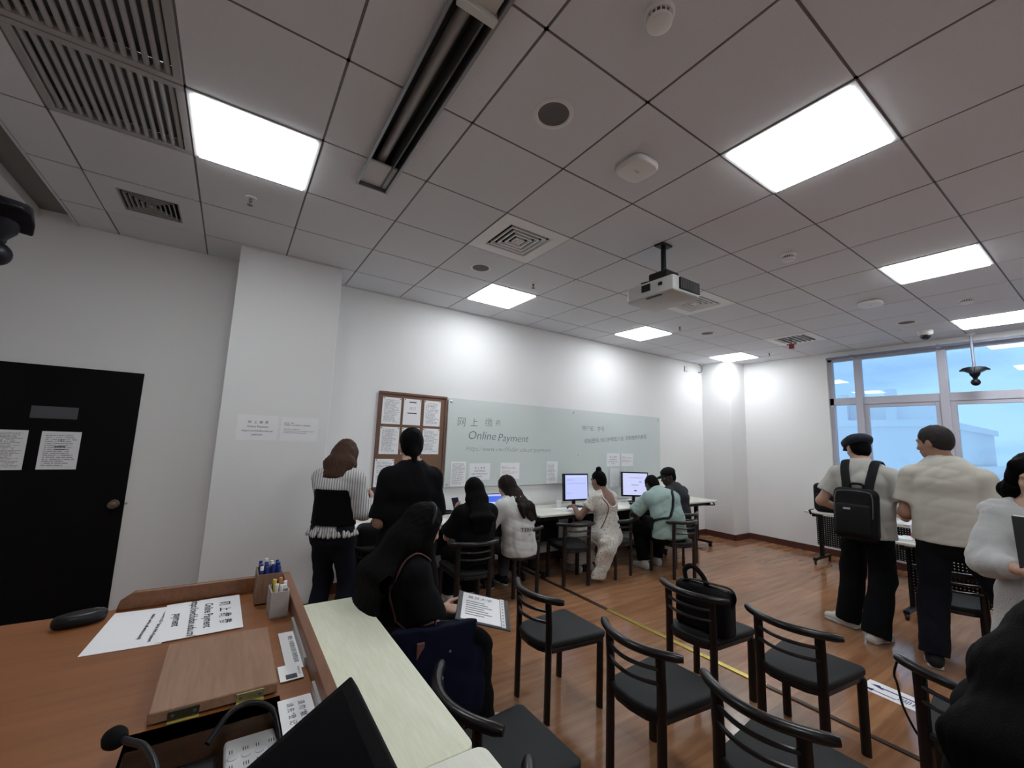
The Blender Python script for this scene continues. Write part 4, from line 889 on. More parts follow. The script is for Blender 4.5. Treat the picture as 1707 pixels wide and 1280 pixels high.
def sdf_mesh(prims, h, subs=(), disp=None, cuts=()):
    bb = [pbox(p, 3*h) for p in prims]; lo = np.min([b[0] for b in bb], 0); hi = np.max([b[1] for b in bb], 0)
    n = np.ceil((hi-lo)/h).astype(int)+1
    F = np.full(tuple(n), .2, dtype=np.float64)
    ax = [lo[i]+h*np.arange(n[i]) for i in range(3)]
    def block(b):
        i0 = np.maximum(((b[0]-lo)/h).astype(int), 0); i1 = np.minimum(((b[1]-lo)/h).astype(int)+2, n)
        if (i1 <= i0).any(): return None, None
        sl = tuple(slice(a, c) for a, c in zip(i0, i1))
        return sl, np.stack(np.meshgrid(ax[0][sl[0]], ax[1][sl[1]], ax[2][sl[2]], indexing='ij'), -1)
    for p in prims:
        sl, P = block(pbox(p, p['k']+3*h)); d = pdist(p, P); f = F[sl]; k = p['k']
        g = np.maximum(k-np.abs(f-d), 0)/k; F[sl] = np.minimum(f, d)-g*g*k*.25
    for p in subs:
        sl, P = block(pbox(p, p['k']+3*h))
        if sl is None: continue
        d = -pdist(p, P); f = F[sl]; k = p['k']; g = np.maximum(k-np.abs(f-d), 0)/k; F[sl] = np.maximum(f, d)+g*g*k*.25
    full = None
    if disp is not None or len(cuts):
        full = np.stack(np.meshgrid(*ax, indexing='ij'), -1)
    if disp is not None: F = F+disp(full)
    for c, nn in cuts: F = np.maximum(F, (full-np.array(c)) @ nrm(np.array(nn, float)))
    # surface nets
    Sg = F < 0; c = Sg[:-1, :-1, :-1].astype(np.int8)
    cnt = np.zeros(c.shape, np.int8)
    for dx in (0, 1):
        for dy in (0, 1):
            for dz in (0, 1): cnt += Sg[dx:n[0]-1+dx, dy:n[1]-1+dy, dz:n[2]-1+dz]
    act = (cnt > 0) & (cnt < 8); idx = np.argwhere(act); N = len(idx)
    num = np.full(act.shape, -1, np.int64); num[act] = np.arange(N)
    acc = np.zeros((N, 3)); wt = np.zeros(N)
    I, J, K = idx.T
    for axis in range(3):
        o1, o2 = [a for a in range(3) if a != axis]
        for u in (0, 1):
            for v in (0, 1):
                d0 = [0, 0, 0]; d0[o1] = u; d0[o2] = v; d1 = list(d0); d1[axis] = 1
                f0 = F[I+d0[0], J+d0[1], K+d0[2]]; f1 = F[I+d1[0], J+d1[1], K+d1[2]]
                m = (f0 < 0) != (f1 < 0); t = f0[m]/(f0[m]-f1[m])
                p = np.zeros((m.sum(), 3)); p[:, o1] = u; p[:, o2] = v; p[:, axis] = t; acc[m] += p; wt[m] += 1
    V = lo+h*(idx+acc/wt[:, None])
    faces = []
    for axis in range(3):
        o1, o2 = [(1, 2), (2, 0), (0, 1)][axis]
        a = [slice(None)]*3; b = [slice(None)]*3; a[axis] = slice(0, -1); b[axis] = slice(1, None)
        s0, s1 = Sg[tuple(a)], Sg[tuple(b)]; e = np.argwhere(s0 != s1)
        ok = (e[:, o1] > 0) & (e[:, o2] > 0) & (e[:, o1] < n[o1]-1) & (e[:, o2] < n[o2]-1); e = e[ok]
        fl_ = s0[tuple(e.T)]
        def at(da, db):
            q = e.copy(); q[:, o1] += da; q[:, o2] += db; return num[tuple(q.T)]
        q = np.stack([at(-1, -1), at(0, -1), at(0, 0), at(-1, 0)], 1); q[~fl_] = q[~fl_][:, ::-1]; faces.append(q)
    return V, np.concatenate(faces)
def np_mesh(name, VF):
    if not isinstance(VF, list): VF = [VF]
    V = np.concatenate([v for v, f in VF]); off = 0; fs = []
    for v, f in VF: fs.append(f+off); off += len(v)
    Fq = np.concatenate(fs); me = bpy.data.meshes.new(name)
    me.vertices.add(len(V)); me.vertices.foreach_set('co', V.astype(np.float32).ravel())
    me.loops.add(Fq.size); me.loops.foreach_set('vertex_index', Fq.astype(np.int32).ravel())
    me.polygons.add(len(Fq)); me.polygons.foreach_set('loop_start', np.arange(0, Fq.size, 4, dtype=np.int32))
    me.polygons.foreach_set('use_smooth', np.ones(len(Fq), bool)); me.update(calc_edges=True); me.validate(); return me

def folds(amp, f=24, seed=0, vert=.6):
    """cloth folds: soft creases in patches, plus a slow swell"""
    r = np.random.RandomState(seed); ks = r.normal(size=(6, 3)); ks[:, 2] *= vert*1.6; ph = r.uniform(0, 6.3, 12)
    def fn(P):
        q = 0
        for i in range(6):
            k = nrm(ks[i]); kk = k*f*(.75+.28*i); o = nrm(np.cross(k, ks[(i+1) % 6]))
            wv = np.sin(P @ (o*f*.45)+ph[i]*2)*1.3; m = .5+.5*np.sin(P @ (nrm(ks[(i+2) % 6])*f*.42)+ph[i+6])
            q = q+(np.exp(-5*np.sin((P @ kk+ph[i]+wv)*.5)**2)-.35)*m*(1.25-.12*i)
        return q*amp*.75
    return fn
def strands(amp, right, f=260, seed=0):
    r = np.array(right, float)
    def fn(P):
        x = P @ r; fwd = P @ np.cross(r, [0, 0, 1.]); z = P[..., 2]
        w_ = .012*np.sin(z*22+seed)+.006*np.sin(z*47+x*30)
        return amp*(np.sin((x+w_)*f)+.6*np.sin((x*.7+fwd*.7+w_)*f*.6+1.3)+.8*np.sin((fwd+w_)*f*.45))
    return fn

def two_bone(a, c, l1, l2, pole):
    a, c, pole = map(lambda q: np.array(q, float), (a, c, pole)); d = c-a; L = np.linalg.norm(d)
    if L > (l1+l2)*.998: c = a+d*(l1+l2)*.998/L; d = c-a; L = np.linalg.norm(d)
    x = (l1*l1-l2*l2+L*L)/(2*L); hgt = math.sqrt(max(l1*l1-x*x, 1e-6)); u = d/L; p = pole-u*(pole @ u); return a+u*x+nrm(p)*hgt, c

class Fig:
    """skeleton of one person; local axes: R right, Fd forward, U up"""
    def __init__(s, x, y, yaw, h=1.68, sit=None, lean=0, curl=0, side=0, hpitch=0, hyaw=0, hroll=0, hands=None, feet=None, poles=None, shw=.165, hipw=.085, bulk=1.0, twist=0, shd=0):
        s.k = k = h/1.70; s.bulk = bulk; ya = math.radians(yaw)
        s.F = A3(math.cos(ya), math.sin(ya), 0); s.R = A3(math.sin(ya), -math.cos(ya), 0); s.U = A3(0, 0, 1.); s.o = A3(x, y, 0)
        hz = (sit+.085*k) if sit is not None else .905*k
        s.sitting = sit is not None
        s.pel = s.o+s.U*hz
        def dirn(deg, sd=0):
            a = math.radians(deg); b = math.radians(sd); return nrm(s.U*math.cos(a)*math.cos(b)+s.F*math.sin(a)+s.R*math.sin(b))
        d1, d2, d3 = dirn(lean*.6, side*.6), dirn(lean, side), dirn(lean+curl, side)
        s.wai = s.pel+d1*.17*k; s.che = s.wai+d2*.18*k; s.nek = s.che+d3*.150*k; s.d3 = d3
        tw = math.radians(twist); s.Rs = nrm(s.R*math.cos(tw)+s.F*math.sin(tw)); s.Rs = nrm(s.Rs-d3*(s.Rs @ d3)); s.Fs = np.cross(d3, s.Rs)
        shc = s.che+d3*(.080-shd)*k
        s.sh = {'L': shc-s.Rs*shw*k*1.0, 'R': shc+s.Rs*shw*k}
        # head frame
        hp, hy, hr = math.radians(lean*.35+curl*.4+hpitch), math.radians(hyaw), math.radians(hroll)
        f0 = s.F*math.cos(hy)-s.R*math.sin(hy); r0 = s.R*math.cos(hy)+s.F*math.sin(hy)
        s.hf = f0*math.cos(hp)-s.U*math.sin(hp); s.hu = f0*math.sin(hp)+s.U*math.cos(hp); s.hr = r0
        s.hr, s.hu = s.hr*math.cos(hr)+s.hu*math.sin(hr), s.hu*math.cos(hr)-s.hr*math.sin(hr)
        nd = nrm(d3*.6+s.hu*.4+s.hf*.12); s.hb = s.nek+nd*.082*k; s.hc = s.hb+s.hu*.075*k+s.hf*.022*k
        # hips, legs
        s.hip = {'L': s.pel-s.R*hipw*k-s.U*.01, 'R': s.pel+s.R*hipw*k-s.U*.01}
        feet = feet or {}; hands = hands or {}; poles = poles or {}
        s.kn, s.an, s.fd = {}, {}, {}
        for q, sg in (('L', -1), ('R', 1)):
            if q in feet: fx, fy, fa = feet[q]; w_ = s.o+s.R*fx+s.F*fy; an = A3(w_[0], w_[1], .085*k); fdir = nrm(s.F*math.cos(math.radians(fa))+s.R*math.sin(math.radians(fa)))
            elif s.sitting: an = s.o+s.R*sg*.10+s.F*.40*k+s.U*.085*k; fdir = s.F
            else: an = s.o+s.R*sg*.10+s.U*.085*k; fdir = nrm(s.F+s.R*sg*.2)
            kn, an = two_bone(s.hip[q], an, .43*k, .41*k, s.F+s.U*(.9 if s.sitting else 0)+s.R*sg*.12); s.kn[q], s.an[q], s.fd[q] = kn, an, fdir
        # arms
        s.el, s.wr = {}, {}
        for q, sg in (('L', -1), ('R', 1)):
            hd = hands.get(q)
            if hd is None: w_ = s.sh[q]+s.R*sg*.08*k-s.U*.52*k+s.F*.06*k
            else: w_ = s.o+s.R*hd[0]+s.F*hd[1]+s.U*hd[2]
            pole = poles.get(q, -s.U-s.F*.5+s.R*sg*.35)
            if not isinstance(pole, np.ndarray): pole = s.R*pole[0]+s.F*pole[1]+s.U*pole[2]
            e, w_ = two_bone(s.sh[q], w_, .285*k, .245*k, pole); s.el[q], s.wr[q] = e, w_
    def loc(s, r, f, u): return s.o+s.R*r+s.F*f+s.U*u
    def hd(s, r, f, u): return s.hc+(s.hr*r+s.hf*f+s.hu*u)*s.k
    def Rh(s): return np.stack([s.hr, s.hf, s.hu])
    def torso(s, i=0, fem=True, lo=.0):
        k, b = s.k, s.bulk; R = s.R
        w_ = lambda a, c: (a*k*b+i, c*k*b+i)
        pw, ww, cw = ((.158, .118), (.125, .095), (.148, .112)) if fem else ((.150, .115), (.140, .108), (.165, .122))
        P = [ec(s.pel-s.U*.02, s.wai, w_(*pw), w_(*ww), R, .05), ec(s.wai, s.che, w_(*ww), w_(*cw), R, .05), ec(s.che, s.che+s.d3*.10*k, w_(*cw), w_(cw[0]*.86, cw[1]*.78), s.Rs, .05),
             ec(s.che+s.d3*.09*k, s.nek, w_(cw[0]*.72, cw[1]*.66), w_(.062, .062), s.Rs, .06)]
        for q in 'LR': P += [rc(s.che+s.d3*.075*k, s.sh[q], .058*k*b+i, .048*k*b+i, .05), rc(s.nek-s.d3*.028*k, s.sh[q]+s.d3*.006*k, .034*k+i, .030*k+i, .04)]
        return P
    def arms(s, i=0, upto=2.0, k0=.05, only='LR', flare=0):
        P = []; k, b = s.k, s.bulk**.5
        for q in only:
            t = min(upto, 1); e = s.sh[q]+(s.el[q]-s.sh[q])*t; r0, r1 = .049*k*b, .040*k*b
            P.append(rc(s.sh[q], e, r0+i, r0+(r1-r0)*t+i+flare, k0, cut=upto <= 1))
            if upto > 1:
                t2 = upto-1; w_ = s.el[q]+(s.wr[q]-s.el[q])*t2; r2 = .027*k
                P.append(rc(s.el[q], w_, r1+i, r1+(r2-r1)*t2+i+flare, .03, cut=upto < 2))
        return P
    def legs(s, i=0):
        P = []; k, b = s.k, s.bulk
        for q in 'LR': P += [rc(s.hip[q], s.kn[q], .082*k*b+i, .055*k+i, .05), rc(s.kn[q], s.an[q], .056*k+i, .036*k+i, .03)]
        return P
    def head(s):
        k = s.k; R = s.Rh(); P = [el(s.hd(0, -.012, .035), R, np.array((.074, .094, .088))*k, .03), el(s.hd(0, .030, -.022), R, np.array((.060, .066, .088))*k, .03),
             el(s.hd(0, .050, -.078), R, np.array((.036, .036, .030))*k, .03), rc(s.hd(0, .086, .012), s.hd(0, .106, -.024), .009*k, .0135*k, .018), el(s.hd(0, .076, .030), R, np.array((.048, .018, .012))*k, .02),
             el(s.hd(0, .090, -.052), R, np.array((.022, .010, .0065))*k, .008), el(s.hd(0, .087, -.063), R, np.array((.019, .010, .006))*k, .008)]
        for sg in (-1, 1): P.append(el(s.hd(sg*.074, -.005, -.005), R, np.array((.012, .020, .031))*k, .008)); P.append(el(s.hd(sg*.038, .062, -.022), R, np.array((.020, .022, .018))*k, .02))
        P.append(rc(s.nek-s.d3*.03, s.hb+s.hu*.03, .056*k*s.bulk**.5, .050*k*s.bulk**.5, .04)); return P
    def headsubs(s):
        return [el(s.hd(sg*.032, .094, .008), s.Rh(), np.array((.016, .013, .010))*s.k, .012) for sg in (-1, 1)]
    def hand(s, q, fdir, palm, curl=.5, spread=.12, thumb=.5):
        """five fingers; fdir finger direction, palm the direction the palm faces"""
        k = s.k*.98; f = nrm(np.array(fdir, float)); pn = np.array(palm, float); pn = nrm(pn-f*(pn @ f)); sd = np.cross(f, pn)
        if q == 'L': sd = -sd          # sd points to the thumb side
        w_ = s.wr[q]; P = [rc(w_-f*.03*k, w_+f*.02*k, .024*k, .026*k, .02)]
        fin = [(.030, .080, .070, .0088), (.010, .086, .080, .0090), (-.010, .082, .074, .0086), (-.029, .072, .058, .0076)]
        for i, (o, pl, L, r) in enumerate(fin):
            kn = w_+(f*pl+sd*o)*k; P.append(rc(w_+(f*.015+sd*o*.55)*k, kn, .015*k, .0115*k, .016)); d = nrm(f+sd*o*spread*8); p0 = kn; an = curl*(.55+.1*i)
            for j, fr in enumerate((.45, .31, .24)):
                d2 = nrm(d*math.cos(an)+pn*math.sin(an)); p1 = p0+d2*L*fr*k; P.append(rc(p0, p1, r*k*(1-.08*j), r*k*(.94-.1*j), .004)); p0 = p1; an += curl*(.75-.1*j)
        t0 = w_+(f*.022+sd*.026)*k; d = nrm(f*.55+sd*.75+pn*(.2+thumb*.35)); t1 = t0+d*.042*k; d = nrm(f*.85+sd*.35*(1-thumb)+pn*(.1+thumb*.5)); t2 = t1+d*.032*k; t3 = t2+nrm(d+pn*.25*thumb)*.026*k
        P += [rc(t0, t1, .0145*k, .0115*k, .012), rc(t1, t2, .0108*k, .0098*k, .005), rc(t2, t3, .0098*k, .0078*k, .004)]
        return P

SKIN = {}
def skin(name, col):
    m = mat(name, col, .55, bump=.06, bscale=220, var=.06, vscale=25); n, l, p = node_setup(m); p.inputs['Subsurface Weight'].default_value = .08; p.inputs['Subsurface Radius'].default_value = (.012, .005, .003); return m
SK_L = skin('skin_light', (.50, .30, .22)); SK_M = skin('skin_tan', (.34, .185, .125)); SK_D = skin('skin_deep', (.045, .026, .02))
def hairm(name, c, r=.5):
    if name in MATS: return MATS[name]
    m = mat(name, c, r, spec=.06); n, l, p = node_setup(m); t = n.new('ShaderNodeTexCoord'); mp = n.new('ShaderNodeMapping'); mp.inputs['Scale'].default_value = (260, 260, 5); l.new(t.outputs['Object'], mp.inputs[0])
    a = n.new('ShaderNodeTexNoise'); a.inputs['Scale'].default_value = 1; a.inputs['Detail'].default_value = 2; l.new(mp.outputs[0], a.inputs['Vector'])
    b = n.new('ShaderNodeBump'); b.inputs['Strength'].default_value = .5; b.inputs['Distance'].default_value = .004; l.new(a.outputs['Fac'], b.inputs['Height']); l.new(b.outputs[0], p.inputs['Normal'])
    mx = n.new('ShaderNodeMix'); mx.data_type = 'RGBA'; mx.inputs[6].default_value = (*[x*.6 for x in c], 1); mx.inputs[7].default_value = (*[x*1.5 for x in c], 1); l.new(a.outputs['Fac'], mx.inputs[0]); l.new(mx.outputs[2], p.inputs['Base Color']); return m
H_BLACK = hairm('hair_black', (.0025, .002, .002), .65); H_BROWN = hairm('hair_brown', (.060, .032, .022), .4); H_DBR = hairm('hair_dark_brown', (.016, .010, .009)); H_GREY = hairm('hair_greyish', (.035, .03, .03), .6)
C_BLACK = mat('cloth_black', (.0035, .0035, .0045), .85, bump=.25, bscale=500, spec=.12); C_WHITE = mat('cloth_white', (.60, .60, .59), .85, bump=.25, bscale=500); C_JEAN = mat('denim_dark', (.012, .015, .024), .85, bump=.4, bscale=700, var=.3, vscale=12, spec=.12)
C_CREAM = mat('cloth_cream', (.52, .50, .44), .85, bump=.25, bscale=600, var=.04); C_OFFW = mat('tee_offwhite', (.46, .45, .42), .85, bump=.25, bscale=500); C_MINT = mat('cloth_mint', (.29, .405, .375), .85, bump=.25, bscale=500); C_NAVYP = mat('trousers_navy', (.006, .007, .011), .85, bump=.2, bscale=500, spec=.12)
C_BLOUSE = mat('blouse_white', (.55, .55, .55), .8, bump=.5, bscale=260); C_SHOEW = mat('shoe_white', (.58, .57, .54), .6, bump=.1, bscale=200); C_SOLE = mat('shoe_sole', (.45, .44, .42), .7); C_SHOEB = mat('shoe_black', (.012, .012, .013), .6, spec=.12)
C_NAVY = mat('navy_canvas', (.004, .0055, .018), .8, bump=.35, bscale=600, spec=.12); C_BROWNL = mat('brown_leather', (.14, .055, .045), .5)
def stripes(name):
    m = mat(name, (.6, .6, .6), .85); n, l, p = node_setup(m); t = n.new('ShaderNodeTexCoord'); wv = n.new('ShaderNodeTexWave'); wv.wave_type = 'BANDS'; wv.bands_direction = 'X'; wv.inputs['Scale'].default_value = 17; wv.inputs['Distortion'].default_value = .5
    mp = n.new('ShaderNodeMapping'); mp.inputs['Scale'].default_value = (1, 1, .15); mp.inputs['Rotation'].default_value = (0, 0, math.radians(15)); l.new(t.outputs['Object'], mp.inputs[0]); l.new(mp.outputs[0], wv.inputs['Vector']); r = n.new('ShaderNodeValToRGB'); r.color_ramp.elements[0].position = .2; r.color_ramp.elements[0].color = (.26, .26, .27, 1); r.color_ramp.elements[1].position = .45; r.color_ramp.elements[1].color = (.62, .61, .60, 1); l.new(wv.outputs['Fac'], r.inputs[0]); l.new(r.outputs[0], p.inputs['Base Color']); return m
C_STRIPE = stripes('cloth_striped')
def floral(name):
    m = mat(name, (.58, .56, .52), .85); n, l, p = node_setup(m); t = n.new('ShaderNodeTexCoord'); v = n.new('ShaderNodeTexVoronoi'); v.inputs['Scale'].default_value = 58; l.new(t.outputs['Object'], v.inputs['Vector'])
    r = n.new('ShaderNodeValToRGB'); r.color_ramp.elements[0].position = .22; r.color_ramp.elements[0].color = (.20, .15, .12, 1); r.color_ramp.elements[1].position = .36; r.color_ramp.elements[1].color = (.60, .58, .53, 1); l.new(v.outputs['Distance'], r.inputs[0]); l.new(r.outputs[0], p.inputs['Base Color']); return m
C_FLORAL = floral('cloth_floral')

def body(g, root, sk, h=.010, hands=None, fem=True, legs=True):
    P = g.torso(0, fem)+g.arms(0)+(g.legs(0) if legs else [])+g.head()
    vf = [sdf_mesh(P, h, g.headsubs())]
    # the head again at a finer grid, then the hands: one skin surface
    vf.append(sdf_mesh(g.head(), .0055, g.headsubs()))
    for q, (fd, pn, cu, th) in (hands or {}).items(): vf.append(sdf_mesh(g.hand(q, g.R*fd[0]+g.F*fd[1]+g.U*fd[2], g.R*pn[0]+g.F*pn[1]+g.U*pn[2], cu, thumb=th), .0038))
    return link('body', np_mesh('body', vf), sk, root)
def eyes(g, root):
    for sg in (-1, 1):
        c = g.hd(sg*.032, .078, .006); e = link('eye', np_mesh('eye', sdf_mesh([el(c, g.Rh(), np.array((.0125, .0125, .0105))*g.k, .003)], .003)), mat('eye_white', (.55, .53, .5), .25), root)
        link('iris', np_mesh('iris', sdf_mesh([el(c+g.hf*.0105*g.k, g.Rh(), np.array((.0055, .004, .0055))*g.k, .003)], .0016)), mat('iris_dark', (.02, .012, .008), .2), e)
        link('eyebrow', np_mesh('eyebrow', sdf_mesh([rc(g.hd(sg*.016, .0935, .031), g.hd(sg*.046, .080, .033), .0045, .003, .004)], .0026)), H_BLACK, root)
    link('lips', np_mesh('lips', sdf_mesh([el(g.hd(0, .0935, -.0535), g.Rh(), np.array((.021, .008, .0055))*g.k, .006), el(g.hd(0, .0905, -.0630), g.Rh(), np.array((.017, .008, .0055))*g.k, .006)], .003)), mat('lip_rose', (.33, .11, .10), .45), root)
def cloth(nm, root, m, prims, h=.010, disp=None, subs=(), cuts=()): return link(nm, np_mesh(nm, sdf_mesh(prims, h, subs, disp, cuts)), m, root)
def tee(g, root, m, fem=True, sleeve=.62, drop=.06, i=.016, amp=.006, seed=1, flare=.018, neck=.072, nm='shirt', hem=0, h=.010):
    P = g.torso(i, fem)+g.arms(i+.002, sleeve, .035, flare=flare); k = g.k
    w_ = (.158 if fem else .155)*k*g.bulk+i+hem; d_ = (.118 if fem else .118)*k*g.bulk+i+hem
    dn = g.U if not g.sitting else nrm(g.U*.9+g.F*.0)
    P.append(ec(g.wai, g.pel-dn*drop, (w_*.97, d_*.97), (w_, d_), g.R, .05, cut=True))
    sub = [rc(g.nek+g.d3*.005, g.nek+g.d3*.12+g.Fs*.03, neck*k, neck*k*1.35, .012)]
    c = g.pel-dn*drop
    return cloth(nm, root, m, P, h, folds(amp*.8, 34, seed), sub, cuts=[(c, -g.U)] )
def trousers(g, root, m, r0=.10, r1=.075, r2=.065, to=.97, seed=2, amp=.006, waist=.05, nm='trousers', fem=True, h=.010):
    k, b = g.k, g.bulk; P = []; pw = (.158, .118) if fem else (.152, .117)
    top = g.pel+(g.wai-g.pel)*waist/.17*1.6
    P.append(ec(g.pel-g.U*.03, top, (pw[0]*k*b+.012, pw[1]*k*b+.012), (pw[0]*k*b*.93+.010, pw[1]*k*b*.93+.010), g.R, .05, cut=True))
    for q in 'LR':
        a = g.kn[q]+(g.an[q]-g.kn[q])*to; P += [rc(g.hip[q], g.kn[q], r0*k*b, r1*k, .05), rc(g.kn[q], a, r1*k, r2*k, .04, cut=True)]
        P.append(el(g.hip[q]-g.F*.030*k-g.U*.01, np.eye(3), np.array((.078, .084, .085))*k*b, .05))
    return cloth(nm, root, m, P, h, folds(amp, 20, seed, .9))
def shoes(g, root, m, sole=C_SOLE, sc=1.0, only='LR'):
    for q in only:
        k = g.k*sc; f = g.fd[q]; r = np.cross(f, [0, 0, 1.]); a = g.an[q].copy(); a[2] = 0; U = g.U
        heel = a-f*.055*k+U*.045; toe = a+f*.165*k+U*.034
        P = [ec(heel, a+f*.08*k+U*.045, (.036*k, .040*k), (.045*k, .036*k), r, .02), ec(a+f*.07*k+U*.042, toe, (.045*k, .034*k), (.034*k, .024*k), r, .02), rc(a-f*.01+U*.05, g.an[q]+U*.015, .044*k, .043*k, .03, cut=True), rc(a+f*.02+U*.07, a+f*.09*k+U*.055, .034*k, .028*k, .03)]
        sh = link('shoe', np_mesh('shoe', sdf_mesh(P, .007, cuts=[((0, 0, .014), (0, 0, -1))])), m, root)
        S2 = [ec(heel*A3(1, 1, 0)+U*.012, toe*A3(1, 1, 0)+U*.012, (.040*k, .022), (.038*k, .022), r, .01), ec(a+f*.05*k+U*.012, a+f*.13*k+U*.012, (.047*k, .022), (.044*k, .022), r, .02)]
        link('sole', np_mesh('sole', sdf_mesh(S2, .006, cuts=[((0, 0, .024), (0, 0, 1)), ((0, 0, .001), (0, 0, -1))])), sole, sh)
def hair_cap(g, vol=.014, front=.055, low=-.03):
    k = g.k; R = g.Rh()
    P = [el(g.hd(0, -.014, .040), R, (np.array((.076, .096, .089))+vol)*k, .02), el(g.hd(0, -.045, -.015), R, (np.array((.068, .060, .075))+vol*.8)*k, .03)]
    S2 = [el(g.hd(0, .105, -.045), R, np.array((.085, .085, .105))*k, .02), el(g.hd(0, .12, .01), R, np.array((.055, .07, .06))*k, .02)]
    return P, S2
def hair(g, root, m, P, S2, h=.008, amp=.0022, seed=0, nm='hair', right=None): return link(nm, np_mesh(nm, sdf_mesh(P, h, S2, strands(amp, right if right is not None else g.hr, 260, seed))), m, root)
def curtain(g, pts, wds, k=.03):
    """a fall of hair: flattened tapering lengths along a path; wds (half width, half depth)"""
    return [ec(pts[i], pts[i+1], wds[i], wds[i+1], g.hr, k) for i in range(len(pts)-1)]
def person(label, x, y): return thing('person', label, 'person', (0, 0, 0))

# ================================================================== THE PEOPLE
def start(label, x, y): t = thing('person', label, 'person', (x, y, 0), 0, 'people in the room'); return t
def finish(t):
    for ch in t.children: ch.location = (-t.location[0], -t.location[1], 0)
PV = lambda g, r, f, u: g.R*r+g.F*f+g.U*u
from mathutils.bvhtree import BVHTree
def project_text(target, body_, size, origin, ex, ey, ray, m, parent, **k):
    """print lettering onto a garment surface"""
    me = text_mesh(body_, size, **k); bm = bmesh.new(); bm.from_mesh(me); bmesh.ops.subdivide_edges(bm, edges=[e for e in bm.edges if e.calc_length() > .012], cuts=2); bm.to_mesh(me); bm.free()
    tm = target.data; bv = BVHTree.FromPolygons([v.co for v in tm.vertices], [tuple(p.vertices) for p in tm.polygons]); ex, ey, ray = Vector(ex), Vector(ey), Vector(ray).normalized(); o = Vector(origin)
    for v in me.vertices:
        p = o+ex*v.co.x+ey*v.co.y; hit = bv.ray_cast(p-ray*.6, ray); q = hit[0] if hit[0] is not None else p; v.co = q-ray*.007
    return link('print', me, m, parent)
def snap(target, pts, off, n=6):
    """lay a strap path onto a garment"""
    tm = target.data; bv = BVHTree.FromPolygons([v.co for v in tm.vertices], [tuple(p.vertices) for p in tm.polygons]); out = []
    for p in catmull([tuple(q) for q in pts], n):
        c, nn, _, d = bv.find_nearest(p); out.append(tuple(c+nn*off) if d < .09 else tuple(p))
    return out
def slab(P0, ex, ey, sx, sy, sz): return frame(P0, ex, ey)
def phone(label, c, ex, ey, m=None):
    t = thing('mobile_phone', label, 'phone', M=frame(c, ex, ey)); obj('case', MB().box(-.037, .037, -.077, .077, -.0045, .004), M_BLACKPL, t, bevel=.004); obj('screen', MB().box(-.034, .034, -.073, .073, .004, .0048), m or mat('phone_glass', (.03, .03, .06), .15), t); obj('lens_bump', MB().box(.006, .030, .042, .070, -.0065, -.0045), M_DARKMETAL, t); return t

# --- 1 striped shirt woman on the far left
g = Fig(.735, 3.56, 48, h=1.555, lean=2, curl=8, hpitch=22, hyaw=8, hands={'R': (.17, .25, 1.02), 'L': (.02, .25, .98)}, poles={'R': (.5, -.5, -1), 'L': (-.5, -.5, -1)}, shw=.155)
t = start('standing woman in striped shirt and black corset holding a phone', .735, 3.56)
body(g, t, SK_L, hands={'R': ((-.25, .75, .45), (-.9, -.1, .3), .55, .4), 'L': ((.3, .75, .4), (.5, -.2, .8), .5, .4)})
s1 = cloth('striped_shirt', t, C_STRIPE, g.torso(.016)+g.arms(.020, 1.93, .06, flare=.006)+[ec(g.wai, g.pel-g.U*.02, (.132, .105), (.152, .122), g.R, .04, cut=True), rc(g.nek-g.d3*.03, g.nek+g.d3*.030, .064, .060, .02, cut=True)], .010, folds(.008, 26, 3), [rc(g.nek, g.nek+g.d3*.1, .05, .06, .01)], [(g.pel-g.U*.02, -g.U)])
fr = []
for a in np.linspace(0, 2*math.pi, 30, endpoint=False): fr.append(rc(g.pel+g.U*.07+g.R*.130*math.cos(a)+g.F*.105*math.sin(a), g.pel-g.U*.015+g.R*(.185+.010*math.sin(a*9))*math.cos(a)+g.F*(.150+.010*math.sin(a*9))*math.sin(a), .012, .014, .012))
cloth('peplum', s1, C_STRIPE, fr, .009)
cloth('corset', t, C_BLACK, [ec(g.pel+g.U*.055, g.wai, (.172, .140), (.152, .126), g.R, .04, cuta=True), ec(g.wai, g.che+g.d3*.0, (.152, .126), (.172, .142), g.R, .04, cut=True)], .009, folds(.002, 30, 4))
trousers(g, t, C_JEAN, .097, .073, .070, seed=5, amp=.007); shoes(g, t, C_SHOEB)
P, S2 = hair_cap(g, .016); P += curtain(g, [g.hd(0, -.045, .0), g.hd(0, -.080, -.11), g.hd(.0, -.085, -.225)], [(.095, .066), (.112, .060), (.100, .045)]); 
for sg in (-1, 1): P += [rc(g.hd(sg*.072, .02, .03), g.hd(sg*.083, .012, -.09), .026, .026, .03), rc(g.hd(sg*.083, .012, -.09), g.hd(sg*.080, .03, -.185), .026, .016, .03)]
hair(g, t, H_BROWN, P, S2, h=.006, amp=.0014, seed=1); eyes(g, t); finish(t)
w_ = g.wr['R']; phone('black phone held by the striped shirt woman', w_+PV(g, -.03, .085, .045), g.R*.8+g.F*.3, g.F*.75+g.U*.6-g.R*.1)

